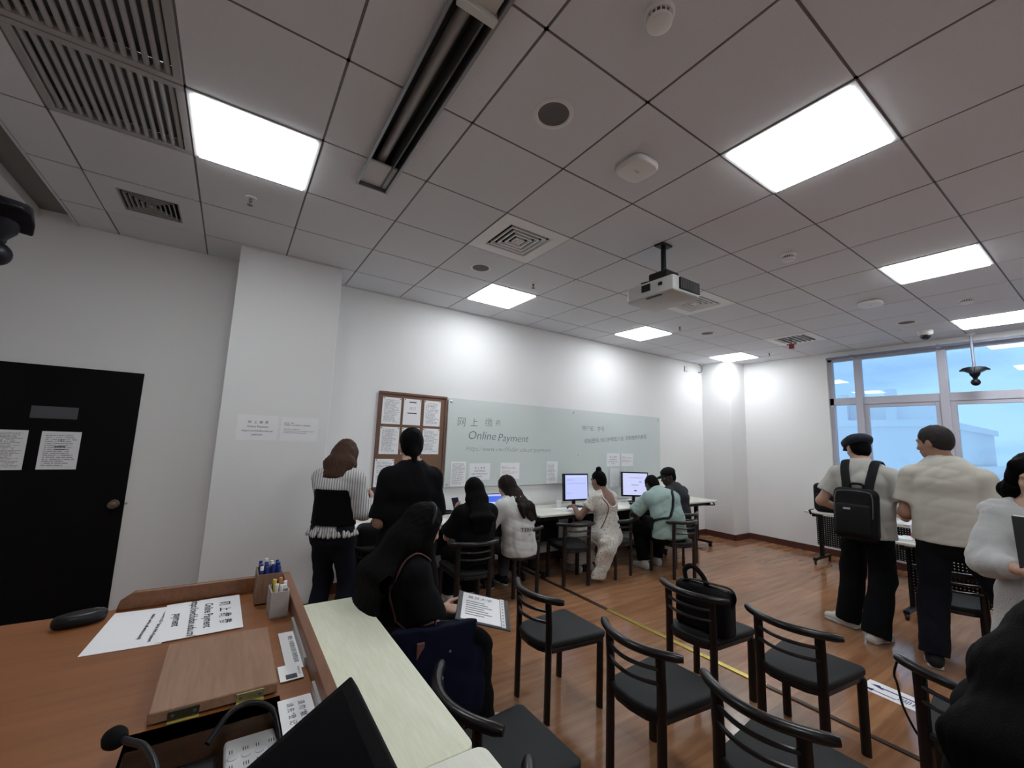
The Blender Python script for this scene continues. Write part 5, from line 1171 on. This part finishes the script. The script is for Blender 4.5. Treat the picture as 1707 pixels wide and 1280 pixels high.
# --- 2 woman in black standing before the cork board
g = Fig(1.045, 2.76, 84, h=1.655, lean=2, curl=5, hpitch=10, hands={'R': (.09, .23, 1.02), 'L': (-.09, .23, 1.02)}, poles={'R': (.35, -.4, -1), 'L': (-.35, -.4, -1)}, shw=.150, bulk=.98)
t = start('standing woman in black seen from behind before the cork board', 1.045, 2.76)
body(g, t, SK_L, hands={'R': ((-.5, .8, .1), (-.5, 0, .8), .5, .4), 'L': ((.5, .8, .1), (.5, 0, .8), .5, .4)})
tee(g, t, C_BLACK, sleeve=.92, drop=.02, i=.014, amp=.007, seed=8, flare=.016, neck=.060)
cloth('skirt', t, C_BLACK, [ec(g.wai, g.pel, (.145, .115), (.182, .145), g.R, .05, cuta=True), ec(g.pel, A3(*g.o[:2], .30), (.182, .145), (.25, .22), g.R, .05, cut=True)], .012, folds(.010, 18, 9, .2)); shoes(g, t, C_SHOEB)
P, S2 = hair_cap(g, .006); P += [el(g.hd(0, -.092, -.055), g.Rh(), (.026, .026, .028), .03), rc(g.hd(0, -.100, -.07), g.hd(0, -.098, -.16), .019, .018, .02), rc(g.hd(0, -.098, -.16), g.hd(.01, -.10, -.30), .019, .008, .02)]
hair(g, t, H_BLACK, P, S2, amp=.0009, seed=2); link('hair_tie', np_mesh('hair_tie', sdf_mesh([el(g.hd(0, -.099, -.066), g.Rh(), (.023, .023, .008), .004)], .004)), M_BLACKMT, t); eyes(g, t); finish(t)

# --- 3 long haired woman seated in front, navy tote and folder
g = Fig(.815, 2.21, 2, h=1.57, sit=SEATZ, lean=2, curl=8, hpitch=18, hyaw=0, hands={'R': (.14, .29, .61), 'L': (-.10, .30, .61)}, poles={'R': (.7, -.7, -.8), 'L': (-.7, -.6, -.8)}, feet={'L': (-.09, .42, 0), 'R': (.085, .45, 0)}, shw=.160)
t = start('seated woman with very long black hair and folder on her lap', .835, 2.21)
body(g, t, SK_L, h=.009, hands={'R': ((-.45, .85, -.12), (-.3, 0, .8), .3, .2), 'L': ((.4, .85, -.12), (.3, 0, .8), .3, .2)})
tee3 = tee(g, t, C_BLACK, sleeve=.80, drop=.03, i=.020, amp=.008, seed=12, flare=.026, neck=.062)
trousers(g, t, C_BLACK, .100, .105, .105, seed=13, amp=.010, to=1.02); shoes(g, t, C_SHOEW)
P, S2 = hair_cap(g, .016); P += curtain(g, [g.hd(0, -.045, .01), g.hd(0, -.085, -.09), g.che-g.F*.150+g.U*.06, g.wai-g.F*.185+g.U*.05, g.pel-g.F*.165+g.U*.08], [(.092, .07), (.120, .07), (.155, .055), (.150, .038), (.105, .012)], .05)
for sg in (-1, 1): P += [rc(g.hd(sg*.078, .02, .03), g.hd(sg*.088, .02, -.10), .026, .032, .03)]
P += [rc(g.hd(.088, .02, -.10), g.sh['R']+g.F*.045-g.U*.06-g.R*.06, .032, .014, .03)]
hair(g, t, H_BLACK, P, S2, h=.006, amp=.0009, seed=3)
hb = [g.hd(.098*math.cos(a), -.005, .045+.098*math.sin(a)) for a in np.linspace(-.1, math.pi+.1, 16)]
obj('headband', MB().tube([tuple(p) for p in hb], .011, 8), M_BLACKPL, t, smooth=True); hc = g.hd(.02, -.112, .035)
for i_ in range(5): obj('hair_clip', MB().lathe([(.008, -.006), (.011, 0), (.008, .006)], 10, M=Matrix.Translation(tuple(hc+g.hr*(.012*i_-.03)+g.hu*.008*(i_ % 2)))), mat('clip_dark', (.05, .05, .055), .15, metal=.5), t)
eyes(g, t)
strap3 = snap(tee3, [g.sh['R']+g.F*.05+g.U*.03-g.R*.04, g.sh['R']+g.U*.07-g.R*.035, g.sh['R']-g.F*.05+g.U*.02-g.R*.025, g.che+g.R*.115-g.F*.11, g.wai+g.R*.15-g.F*.08+g.U*.04], .008)+[(.80, 1.955, .66), (.812, 1.925, .60)]
finish(t)
# folder
fc = A3(1.185, 2.01, .698); ex = nrm(A3(.50, .86, .06)); ey = nrm(A3(-.86, .50, .20)); ey = nrm(ey-ex*(ex @ ey))
t = thing('folder', 'dark clear-cover folder with papers on the seated woman lap', 'folder', M=frame(fc, -np.array(ey) if False else tuple(-ey), tuple(ex)))
obj('cover', MB().box(-.125, .155, -.165, .165, -.006, 0), mat('folder_black', (.02, .021, .024), .3), t, bevel=.003); obj('page', MB().box(-.10, .105, -.148, .148, 0, .002), M_PAPER, t)
obj('punched_strip', MB().box(.108, .130, -.155, .155, 0, .003), M_WHITEPL, t)
for i in range(9): obj('hole', MB().lathe([(.004, .003), (.004, .0034)], 8, M=Matrix.Translation((.119, -.13+i*.033, 0))), M_BLACKPL, t)
pr_ = link('print', text_mesh('复旦大学', .035), M_MARKER, t); pr_.matrix_local = Matrix.Translation((-.005, .10, .0024))
for i in range(7): obj('print_bar', MB().box(-.08, .02+.01*(i % 3)*2, .05-i*.024, .056-i*.024, .002, .0024), M_MARKER, t)
# tote
t = thing('tote_bag', 'navy canvas tote bag with brown leather straps', 'bag', (0, 0, 0)); bc = A3(.935, 1.905, .40)
cl = cloth('body', t, C_NAVY, [ec(bc+A3(0, 0, -.10), bc+A3(-.01, .02, .30), (.21, .050), (.19, .030), (1, -.15, 0), .03, cut=True)], .009, folds(.010, 18, 15, .3))
obj('strap', MB().tube(strap3, .012, 8, flat=(1.0, .4)), C_BROWNL, t, smooth=True)
obj('strap', MB().tube([(.90, 1.90, .60), (.90, 1.94, .70), (.905, 2.0, .80), (.90, 2.03, .86)], .011, 8, flat=(1.1, .35)), C_BROWNL, t, smooth=True)
obj('strap_tab', MB().box(.800, .838, 1.905, 1.913, .55, .65), C_BROWNL, t, bevel=.004); obj('rivet', MB().lathe([(.006, 0), (.006, .004)], 12, M=Matrix.Translation((.95, 1.872, .60)) @ Matrix.Rotation(PI2, 4, 'X')), M_STEEL, t)

# --- 4 woman in black on phone at the desk
g = Fig(1.985, 3.50, 84, h=1.55, sit=SEATZ, lean=5, curl=8, hpitch=14, hands={'L': (-.12, .24, .84), 'R': (.05, .26, .82)}, poles={'R': (.6, -.4, -1), 'L': (-.6, -.4, -1)}, shw=.158)
t = start('seated woman in black with straight black hair looking at phone', 1.985, 3.50)
body(g, t, SK_L, hands={'L': ((.1, .5, .8), (.7, -.2, .3), .6, .4), 'R': ((-.3, .8, .4), (-.5, 0, .7), .5, .4)})
tee(g, t, C_BLACK, sleeve=.85, drop=.04, i=.022, amp=.007, seed=17, flare=.03, neck=.06); trousers(g, t, C_BLACK, .10, .085, .080, seed=18); shoes(g, t, C_SHOEW)
P, S2 = hair_cap(g, .014); P += curtain(g, [g.hd(0, -.04, .01), g.hd(0, -.075, -.10), g.che-g.F*.135+g.U*.05, g.wai-g.F*.14+g.U*.09], [(.090, .068), (.100, .055), (.105, .032), (.085, .008)], .04)
hair(g, t, H_BLACK, P, S2, amp=.0010, seed=4); eyes(g, t); finish(t)
phone('phone with lit edge held by the woman in black at the desk', g.wr['L']+PV(g, .02, .06, .085), g.R, g.U*.85+g.F*.45-g.R*.25, mat('phone_lit', (.02, .02, .04), .2))

# --- 5 woman in white shirt
g = Fig(2.61, 3.69, 96, h=1.58, sit=SEATZ, lean=13, curl=14, side=-3, hpitch=12, hyaw=12, hands={'L': (-.16, .30, .80), 'R': (.12, .34, .78)}, poles={'R': (.8, -.4, -1), 'L': (-.9, -.3, -.8)}, shw=.165)
t = start('seated woman in white lettered shirt with long dark hair', 2.61, 3.69)
body(g, t, SK_L, hands={'L': ((.2, .9, 0), (0, 0, -1), .5, .3), 'R': ((-.2, .9, 0), (0, 0, -1), .5, .3)})
sh_ = tee(g, t, C_WHITE, sleeve=.95, drop=.09, i=.030, amp=.011, seed=20, flare=.03, neck=.062, hem=.012)
o_t = g.wai-g.R*.005-g.F*.2-g.U*.01
project_text(sh_, 'TERRA', .055, tuple(o_t+g.U*.03), tuple(g.R), tuple(g.U), tuple(g.F), M_INK, t); project_text(sh_, 'ww', .030, tuple(o_t+g.R*.02-g.U*.015), tuple(g.R), tuple(g.U), tuple(g.F), M_MARKER, t)
trousers(g, t, mat('cloth_grey', (.05, .05, .06), .85), .10, .075, .062, seed=21); shoes(g, t, C_SHOEB)
P, S2 = hair_cap(g, .013); P += curtain(g, [g.hd(0, -.04, .01), g.hd(.02, -.07, -.10), g.che-g.F*.12+g.U*.07+g.R*.04, g.wai-g.F*.135+g.U*.11+g.R*.085], [(.088, .066), (.105, .058), (.098, .035), (.05, .012)], .04)
P += [rc(g.che-g.F*.135+g.U*.08-g.R*.05, g.wai-g.F*.14+g.U*.14-g.R*.055, .028, .010, .03), rc(g.che-g.F*.13+g.U*.08+g.R*.10, g.wai-g.F*.13+g.U*.09+g.R*.135, .028, .008, .03)]
hair(g, t, H_DBR, P, S2, h=.006, amp=.0014, seed=5); eyes(g, t); finish(t)

# --- 6 woman in floral dress with a bun
g = Fig(3.86, 3.66, 94, h=1.63, sit=SEATZ, lean=7, curl=8, hpitch=8, hands={'L': (-.22, .34, .80), 'R': (.20, .36, .80)}, poles={'R': (.9, -.3, -1), 'L': (-.9, -.3, -1)}, shw=.168, bulk=1.05)
t = start('seated woman in pale floral dress with hair in a bun', 3.86, 3.66)
body(g, t, skin('skin_brown', (.20, .105, .075)), hands={'L': ((.2, .9, -.1), (0, 0, -1), .4, .3), 'R': ((-.2, .9, -.1), (0, 0, -1), .4, .3)})
P = g.torso(.014); P = P[:3]+[rc(g.sh[q]+(g.che-g.sh[q])*.05, g.sh[q]+(g.el[q]-g.sh[q])*.50, .066, .070, .05, cut=True) for q in 'LR']
for q in 'LR': P.append(rc(g.sh[q], g.che+g.d3*.06+(g.sh[q]-g.che)*.4, .058, .05, .05))
P.append(ec(g.wai, g.pel, (.140, .112), (.185, .145), g.R, .05))
P += [rc(g.hip[q], g.kn[q], .115, .10, .06) for q in 'LR']+[ec((g.kn['L']+g.kn['R'])/2, (g.kn['L']+g.kn['R'])/2*A3(1, 1, 0)+A3(0, 0, .10), (.20, .11), (.24, .13), g.R, .06, cut=True)]
hl = g.pel-g.R*.12-g.F*.12
P += [rc(g.pel-g.R*.08-g.F*.03, hl+A3(0, 0, -.12), .095, .090, .06), ec(hl+A3(0, 0, -.06), g.loc(-.20, -.06, .05), (.135, .06), (.115, .030), g.R, .06, cut=True)]
cloth('floral_dress', t, C_FLORAL, P, .010, folds(.011, 24, 24), [ec(g.che+g.d3*.055-g.Fs*.14, g.nek+g.d3*.09-g.Fs*.10, (.098, .09), (.105, .09), g.Rs, .01)])
shoes(g, t, C_SHOEW); P, S2 = hair_cap(g, .003); P += [el(g.hd(0, -.035, .145), g.Rh(), (.036, .036, .034), .02)]; hair(g, t, H_BLACK, P, S2, amp=.0009, seed=6); eyes(g, t)
obj('strap', MB().tube([tuple(g.sh['L']+g.U*.065+g.R*.05), tuple(g.sh['L']-g.Fs*.085+g.R*.04), tuple(g.che-g.F*.15-g.R*.115), tuple(g.wai-g.F*.10-g.R*.16), tuple(g.pel-g.R*.19)], .006, 8), C_BROWNL, t, smooth=True); finish(t)

# --- 7 man in mint shirt bending over the desk
g = Fig(4.70, 3.40, 74, h=1.72, sit=SEATZ, lean=22, curl=25, side=0, hpitch=22, hands={'L': (-.14, .46, .78), 'R': (.16, .44, .78)}, poles={'R': (.9, -.3, -.8), 'L': (-.9, -.2, -.8)}, shw=.185, bulk=1.05, feet={'L': (-.16, .30, -10), 'R': (.12, .42, 5)})
t = start('seated man in mint shirt bending forward over the desk', 4.70, 3.40)
body(g, t, SK_D, hands={'L': ((.2, .9, 0), (0, 0, -1), .5, .3), 'R': ((-.2, .9, 0), (0, 0, -1), .5, .3)}, fem=False)
mint = tee(g, t, C_MINT, fem=False, sleeve=.85, drop=.07, i=.028, amp=.010, seed=28, flare=.02, neck=.066, hem=.032); trousers(g, t, C_BLACK, .105, .085, .075, seed=29, fem=False); shoes(g, t, C_SHOEW)
P, S2 = hair_cap(g, .004); hair(g, t, hairm('hair_coily', (.006, .005, .005), .8), P, S2, amp=.0015, seed=7); eyes(g, t); finish(t)
t = thing('crossbody_bag', 'black crossbody bag strapped over the mint shirt', 'bag')
sp_ = [g.sh['R']-g.Rs*.045+g.d3*.055+g.Fs*.03, g.sh['R']-g.Rs*.055-g.Fs*.065+g.d3*.03, g.che+g.d3*.02-g.Fs*.158+g.Rs*.05, g.wai+(g.che-g.wai)*.35-g.F*.155-g.R*.06, g.wai-g.F*.095-g.R*.155, g.wai+g.F*.03-g.R*.185-g.U*.03]
obj('strap', MB().tube(snap(mint, sp_, .005), .020, 8, flat=(.9, .42)), M_BAG, t, smooth=True)
pc = g.wai+g.F*.08-g.R*.215-g.U*.06; obj('pouch', MB().box(-.05, .05, -.10, .10, -.09, .07), M_BAG, t, bevel=.025, seg=3, smooth=True, M=frame(tuple(pc), tuple(g.R), tuple(g.F)))

# --- 8 man in black with a cap
g = Fig(5.33, 3.69, 92, h=1.70, sit=SEATZ, lean=9, curl=10, hpitch=10, hyaw=62, hands={'L': (-.2, .36, .80), 'R': (.15, .36, .80)}, poles={'R': (.9, -.3, -.8), 'L': (-.9, -.2, -.8)}, shw=.180)
t = start('seated man in black shirt and black cap turning left', 5.33, 3.69)
body(g, t, SK_D, hands={'L': ((.2, .9, 0), (0, 0, -1), .5, .3), 'R': ((-.2, .9, 0), (0, 0, -1), .5, .3)}, fem=False)
tee(g, t, mat('cloth_charcoal', (.012, .012, .016), .85, bump=.25, bscale=400), fem=False, sleeve=.8, drop=.05, i=.020, amp=.007, seed=30, flare=.02, neck=.066); trousers(g, t, C_BLACK, .10, .08, .07, seed=31, fem=False); shoes(g, t, C_SHOEB)
def cap(g, t, m, flat=False):
    R = g.Rh(); P = [el(g.hd(0, -.012, .062), R, np.array((.090, .108, .075 if not flat else .062))*g.k, .02)]
    if flat: P = [el(g.hd(0, -.020, .070), R, np.array((.105, .125, .058))*g.k, .02), el(g.hd(0, .03, .055), R, np.array((.090, .095, .042))*g.k, .03)]
    c = link('cap', np_mesh('cap', sdf_mesh(P, .006, disp=folds(.002, 40, 3), cuts=[(g.hd(0, 0, .028), -g.hu+g.hf*(.15 if not flat else .1))])), m, t)
    B = [ec(g.hd(0, .06, .034), g.hd(0, .155 if not flat else .135, .022), (.082*g.k, .010), (.060*g.k, .007), g.hr, .01)]
    link('brim', np_mesh('brim', sdf_mesh(B, .004)), m, c)
cap(g, t, M_BLACKMT); P, S2 = hair_cap(g, .002); hair(g, t, hairm('hair_coily', (.006, .005, .005), .8), P, S2, amp=.001, seed=8); eyes(g, t); finish(t)

# --- 9 student with backpack and flat cap
g = Fig(4.83, 1.45, 2, h=1.78, lean=3, curl=5, hpitch=14, hyaw=42, hands={'L': (-.24, .20, 1.03), 'R': (.22, .24, 1.02)}, poles={'R': (.75, -.8, -.8), 'L': (-.75, -.8, -.8)}, shw=.182, feet={'L': (-.20, .10, -75), 'R': (.04, -.10, 12)}, bulk=.93, shd=.02)
t = start('standing student with flat cap, wide jeans and black backpack', 4.83, 1.46)
body(g, t, SK_L, hands={'L': ((.3, .9, .1), (.7, 0, .4), .5, .4), 'R': ((-.3, .9, .1), (-.7, 0, .4), .5, .4)}, fem=False)
tee(g, t, C_OFFW, fem=False, sleeve=.66, drop=.10, i=.022, amp=.009, seed=34, flare=.020, neck=.068, hem=.034); trousers(g, t, mat('denim_black', (.004, .005, .006), .9, bump=.4, bscale=600, var=.3, vscale=10, spec=.1), .100, .088, .092, to=1.08, seed=35, amp=.010, fem=False); shoes(g, t, C_SHOEW, sc=1.08)
cap(g, t, mat('cap_navy', (.012, .016, .03), .85, bump=.2, bscale=300), True); P, S2 = hair_cap(g, .002); hair(g, t, H_BLACK, P, S2, amp=.001, seed=9); eyes(g, t); finish(t)
bc = g.che-g.Fs*.215-g.d3*.27
t = thing('backpack', 'black backpack worn by the student with flat cap', 'backpack', M=frame(tuple(bc), tuple(g.Rs), tuple(g.Fs)))
obj('body', MB().box(-.155, .155, -.075, .075, -.235, .20), M_BAG, t, bevel=.055, seg=4, smooth=True); obj('front_pocket', MB().box(-.125, .125, -.115, -.06, -.20, .06), M_BAG, t, bevel=.03, seg=3, smooth=True)
obj('zip_line', MB().tube([(-.13, -.078, -.05), (-.13, -.078, .12), (-.09, -.080, .165), (.09, -.080, .165), (.13, -.078, .12), (.13, -.078, -.05)], .004, 6), M_DARKMETAL, t); obj('badge', MB().box(-.06, -.01, -.120, -.113, .005, .022), M_STEEL, t, bevel=.002)
obj('handle', MB().tube([(-.05, .03, .19), (-.04, .02, .235), (.04, .02, .235), (.05, .03, .19)], .011, 8), M_BAG, t, smooth=True)
for s in (-1, 1): obj('shoulder_strap', MB().tube([(s*.075, .03, .16), (s*.085, .05, .26), (s*.10, .075, .36), (s*.108, .12, .44), (s*.112, .20, .468), (s*.115, .28, .43), (s*.120, .325, .34), (s*.125, .335, .24)], .034, 8, flat=(.22, 1.0)), M_BAG, t, smooth=True)

# --- 10 man in polo
g = Fig(4.68, .885, 6, h=1.84, lean=2, curl=5, hpitch=6, hyaw=66, hands={'L': (-.15, .25, 1.05), 'R': (.20, .24, 1.02)}, poles={'R': (.45, -.7, -.9), 'L': (-.5, -.6, -1)}, shw=.178, feet={'L': (-.15, -.02, -8), 'R': (.42, .20, 20)}, bulk=.95, shd=.03)
t = start('standing man in white polo shirt looking left in profile', 4.68, .885)
body(g, t, SK_M, hands={'L': ((.4, .9, .1), (.7, 0, .3), .5, .4), 'R': ((-.3, .9, -.2), (-.7, 0, .3), .5, .4)}, fem=False)
po = tee(g, t, C_CREAM, fem=False, sleeve=.68, drop=.055, i=.022, amp=.0062, seed=38, flare=.022, neck=.062, hem=.034)
cloth('collar', po, C_CREAM, [rc(g.nek-g.d3*.035, g.nek+g.d3*.062, .124, .080, .02, cut=True, cuta=True)], .007, folds(.002, 30, 2), [rc(g.nek-g.d3*.06, g.nek+g.d3*.10, .074, .070, .008)], [(g.nek+g.Fs*.065, g.Fs)])
trousers(g, t, C_NAVYP, .105, .082, .080, to=1.02, seed=39, amp=.007, fem=False); shoes(g, t, C_SHOEB, sc=1.05)
P, S2 = hair_cap(g, .006); P[1] = el(g.hd(0, -.045, .0), g.Rh(), np.array((.070, .062, .070))*g.k, .03); hair(g, t, H_GREY, P, S2, amp=.0012, seed=10)
link('stubble', np_mesh('stubble', sdf_mesh([el(g.hd(0, .046, -.076), g.Rh(), np.array((.044, .042, .034))*g.k, .03)], .006)), skin('skin_stubble', (.20, .12, .09)), t); eyes(g, t); finish(t)

# --- 11 woman in white blouse facing the camera
g = Fig(3.60, .335, 176, h=1.625, lean=0, curl=4, hpitch=12, hyaw=10, hands={'R': (.02, .27, 1.03), 'L': (-.10, .27, 1.00)}, poles={'R': (.7, -.15, -1), 'L': (-.7, -.15, -1)}, shw=.160)
t = start('woman in white puff sleeved blouse facing the camera with a book', 3.60, .335)
body(g, t, SK_L, hands={'R': ((-.9, .35, .0), (0, -.6, .7), .35, .3), 'L': ((.7, .5, .2), (0, -.4, .8), .5, .4)}, h=.009)
P = g.torso(.014)+[ec(g.wai, g.pel-g.U*.10, (.140, .112), (.190, .150), g.R, .05, cut=True)]
for q in 'LR': P += [rc(g.sh[q]+g.U*.006, g.sh[q]+(g.el[q]-g.sh[q])*.6, .056, .066, .05), rc(g.sh[q]+(g.el[q]-g.sh[q])*.5, g.el[q], .064, .072, .05), rc(g.el[q], g.el[q]+(g.wr[q]-g.el[q])*.62, .072, .052, .05, cut=True), rc(g.el[q]+(g.wr[q]-g.el[q])*.55, g.el[q]+(g.wr[q]-g.el[q])*.70, .046, .038, .02, cut=True)]
bl_ = cloth('blouse', t, C_BLOUSE, P, .009, folds(.0085, 46, 44), [rc(g.nek+g.d3*.0+g.Fs*.02, g.nek+g.d3*.10+g.Fs*.06, .072, .10, .012)], [(g.pel-g.U*.10, -g.U)])
cloth('lace_skirt', t, mat('lace_white', (.45, .44, .43), .85, bump=.8, bscale=120), [ec(g.wai-g.U*.05, g.pel, (.150, .12), (.185, .155), g.R, .05), ec(g.pel, A3(*g.o[:2], .32), (.185, .155), (.27, .25), g.R, .05, cut=True)], .011, folds(.010, 20, 45, .2)); shoes(g, t, C_SHOEW)
P, S2 = hair_cap(g, .018); P += curtain(g, [g.hd(0, -.05, 0), g.hd(.02, -.08, -.10), g.che-g.F*.12+g.U*.05+g.R*.04], [(.09, .06), (.11, .055), (.11, .03)], .04); P += [rc(g.hd(.070, .045, .085), g.hd(.088, .015, -.02), .026, .026, .03), rc(g.hd(-.070, .045, .085), g.hd(-.088, .015, -.02), .026, .026, .03)]
hair(g, t, H_BLACK, P, S2, amp=.0012, seed=11); eyes(g, t); finish(t)
bkc = g.loc(-.045, .30, 1.17); t = thing('book', 'dark grey book held upright by the white blouse woman', 'book', M=frame(tuple(bkc), tuple(nrm(-g.R*.98+g.F*.2)), tuple(nrm(g.U+g.F*.12))))
obj('cover', MB().box(-.09, .09, -.13, .13, -.011, .011), mat('book_grey', (.035, .035, .038), .5), t, bevel=.003); obj('pages', MB().box(-.085, .086, -.127, .1315, -.008, .008), M_PAPER, t)

# --- 12 dark haired sitter in the bottom right corner
g = Fig(1.76, .135, 4, h=1.57, sit=SEATZ, lean=4, curl=8, hpitch=10, hands={'R': (.12, .34, .64), 'L': (-.10, .34, .64)}, poles={'R': (.7, -.7, -.8), 'L': (-.7, -.6, -.8)}, shw=.165)
t = start('seated person with long black hair in the bottom right corner', 1.76, .115)
body(g, t, SK_L, h=.010, hands={'R': ((-.25, .95, .05), (-.3, 0, -.8), .4, .3), 'L': ((.25, .95, .05), (.3, 0, -.8), .4, .3)})
tee(g, t, C_BLACK, sleeve=1.7, drop=.05, i=.024, amp=.008, seed=50, flare=.01, neck=.06); trousers(g, t, C_BLACK, .10, .085, .08, seed=51); shoes(g, t, C_SHOEB)
P, S2 = hair_cap(g, .022); P += curtain(g, [g.hd(0, -.045, .01), g.hd(0, -.085, -.09), g.che-g.F*.14+g.U*.05, g.wai-g.F*.17+g.U*.0], [(.115, .085), (.165, .095), (.21, .09), (.20, .06)], .06)
for sg in (-1, 1): P += [rc(g.hd(sg*.088, .0, .02), g.hd(sg*.110, .01, -.12), .032, .038, .04), rc(g.hd(sg*.110, .01, -.12), g.sh['R' if sg > 0 else 'L']+g.F*.02-g.U*.12-g.R*sg*.03, .038, .02, .04)]
hair(g, t, H_BLACK, P, S2, h=.007, amp=.0006, seed=12); eyes(g, t); finish(t)

# black backpack on the chair at the left
t = thing('backpack', 'black backpack leaning on chair behind the standing woman', 'backpack', (1.13, 3.72, SEATZ), 1.4)
soft_box('body', .22, .34, .40, M_BAG, t, .06); soft_box('front_pocket', .08, .26, .22, M_BAG, t, .03, loc=(-.13, 0, .03)); obj('handle', MB().tube([(0, -.05, .39), (0, -.04, .43), (0, .04, .43), (0, .05, .39)], .010, 8), M_BAG, t, smooth=True)
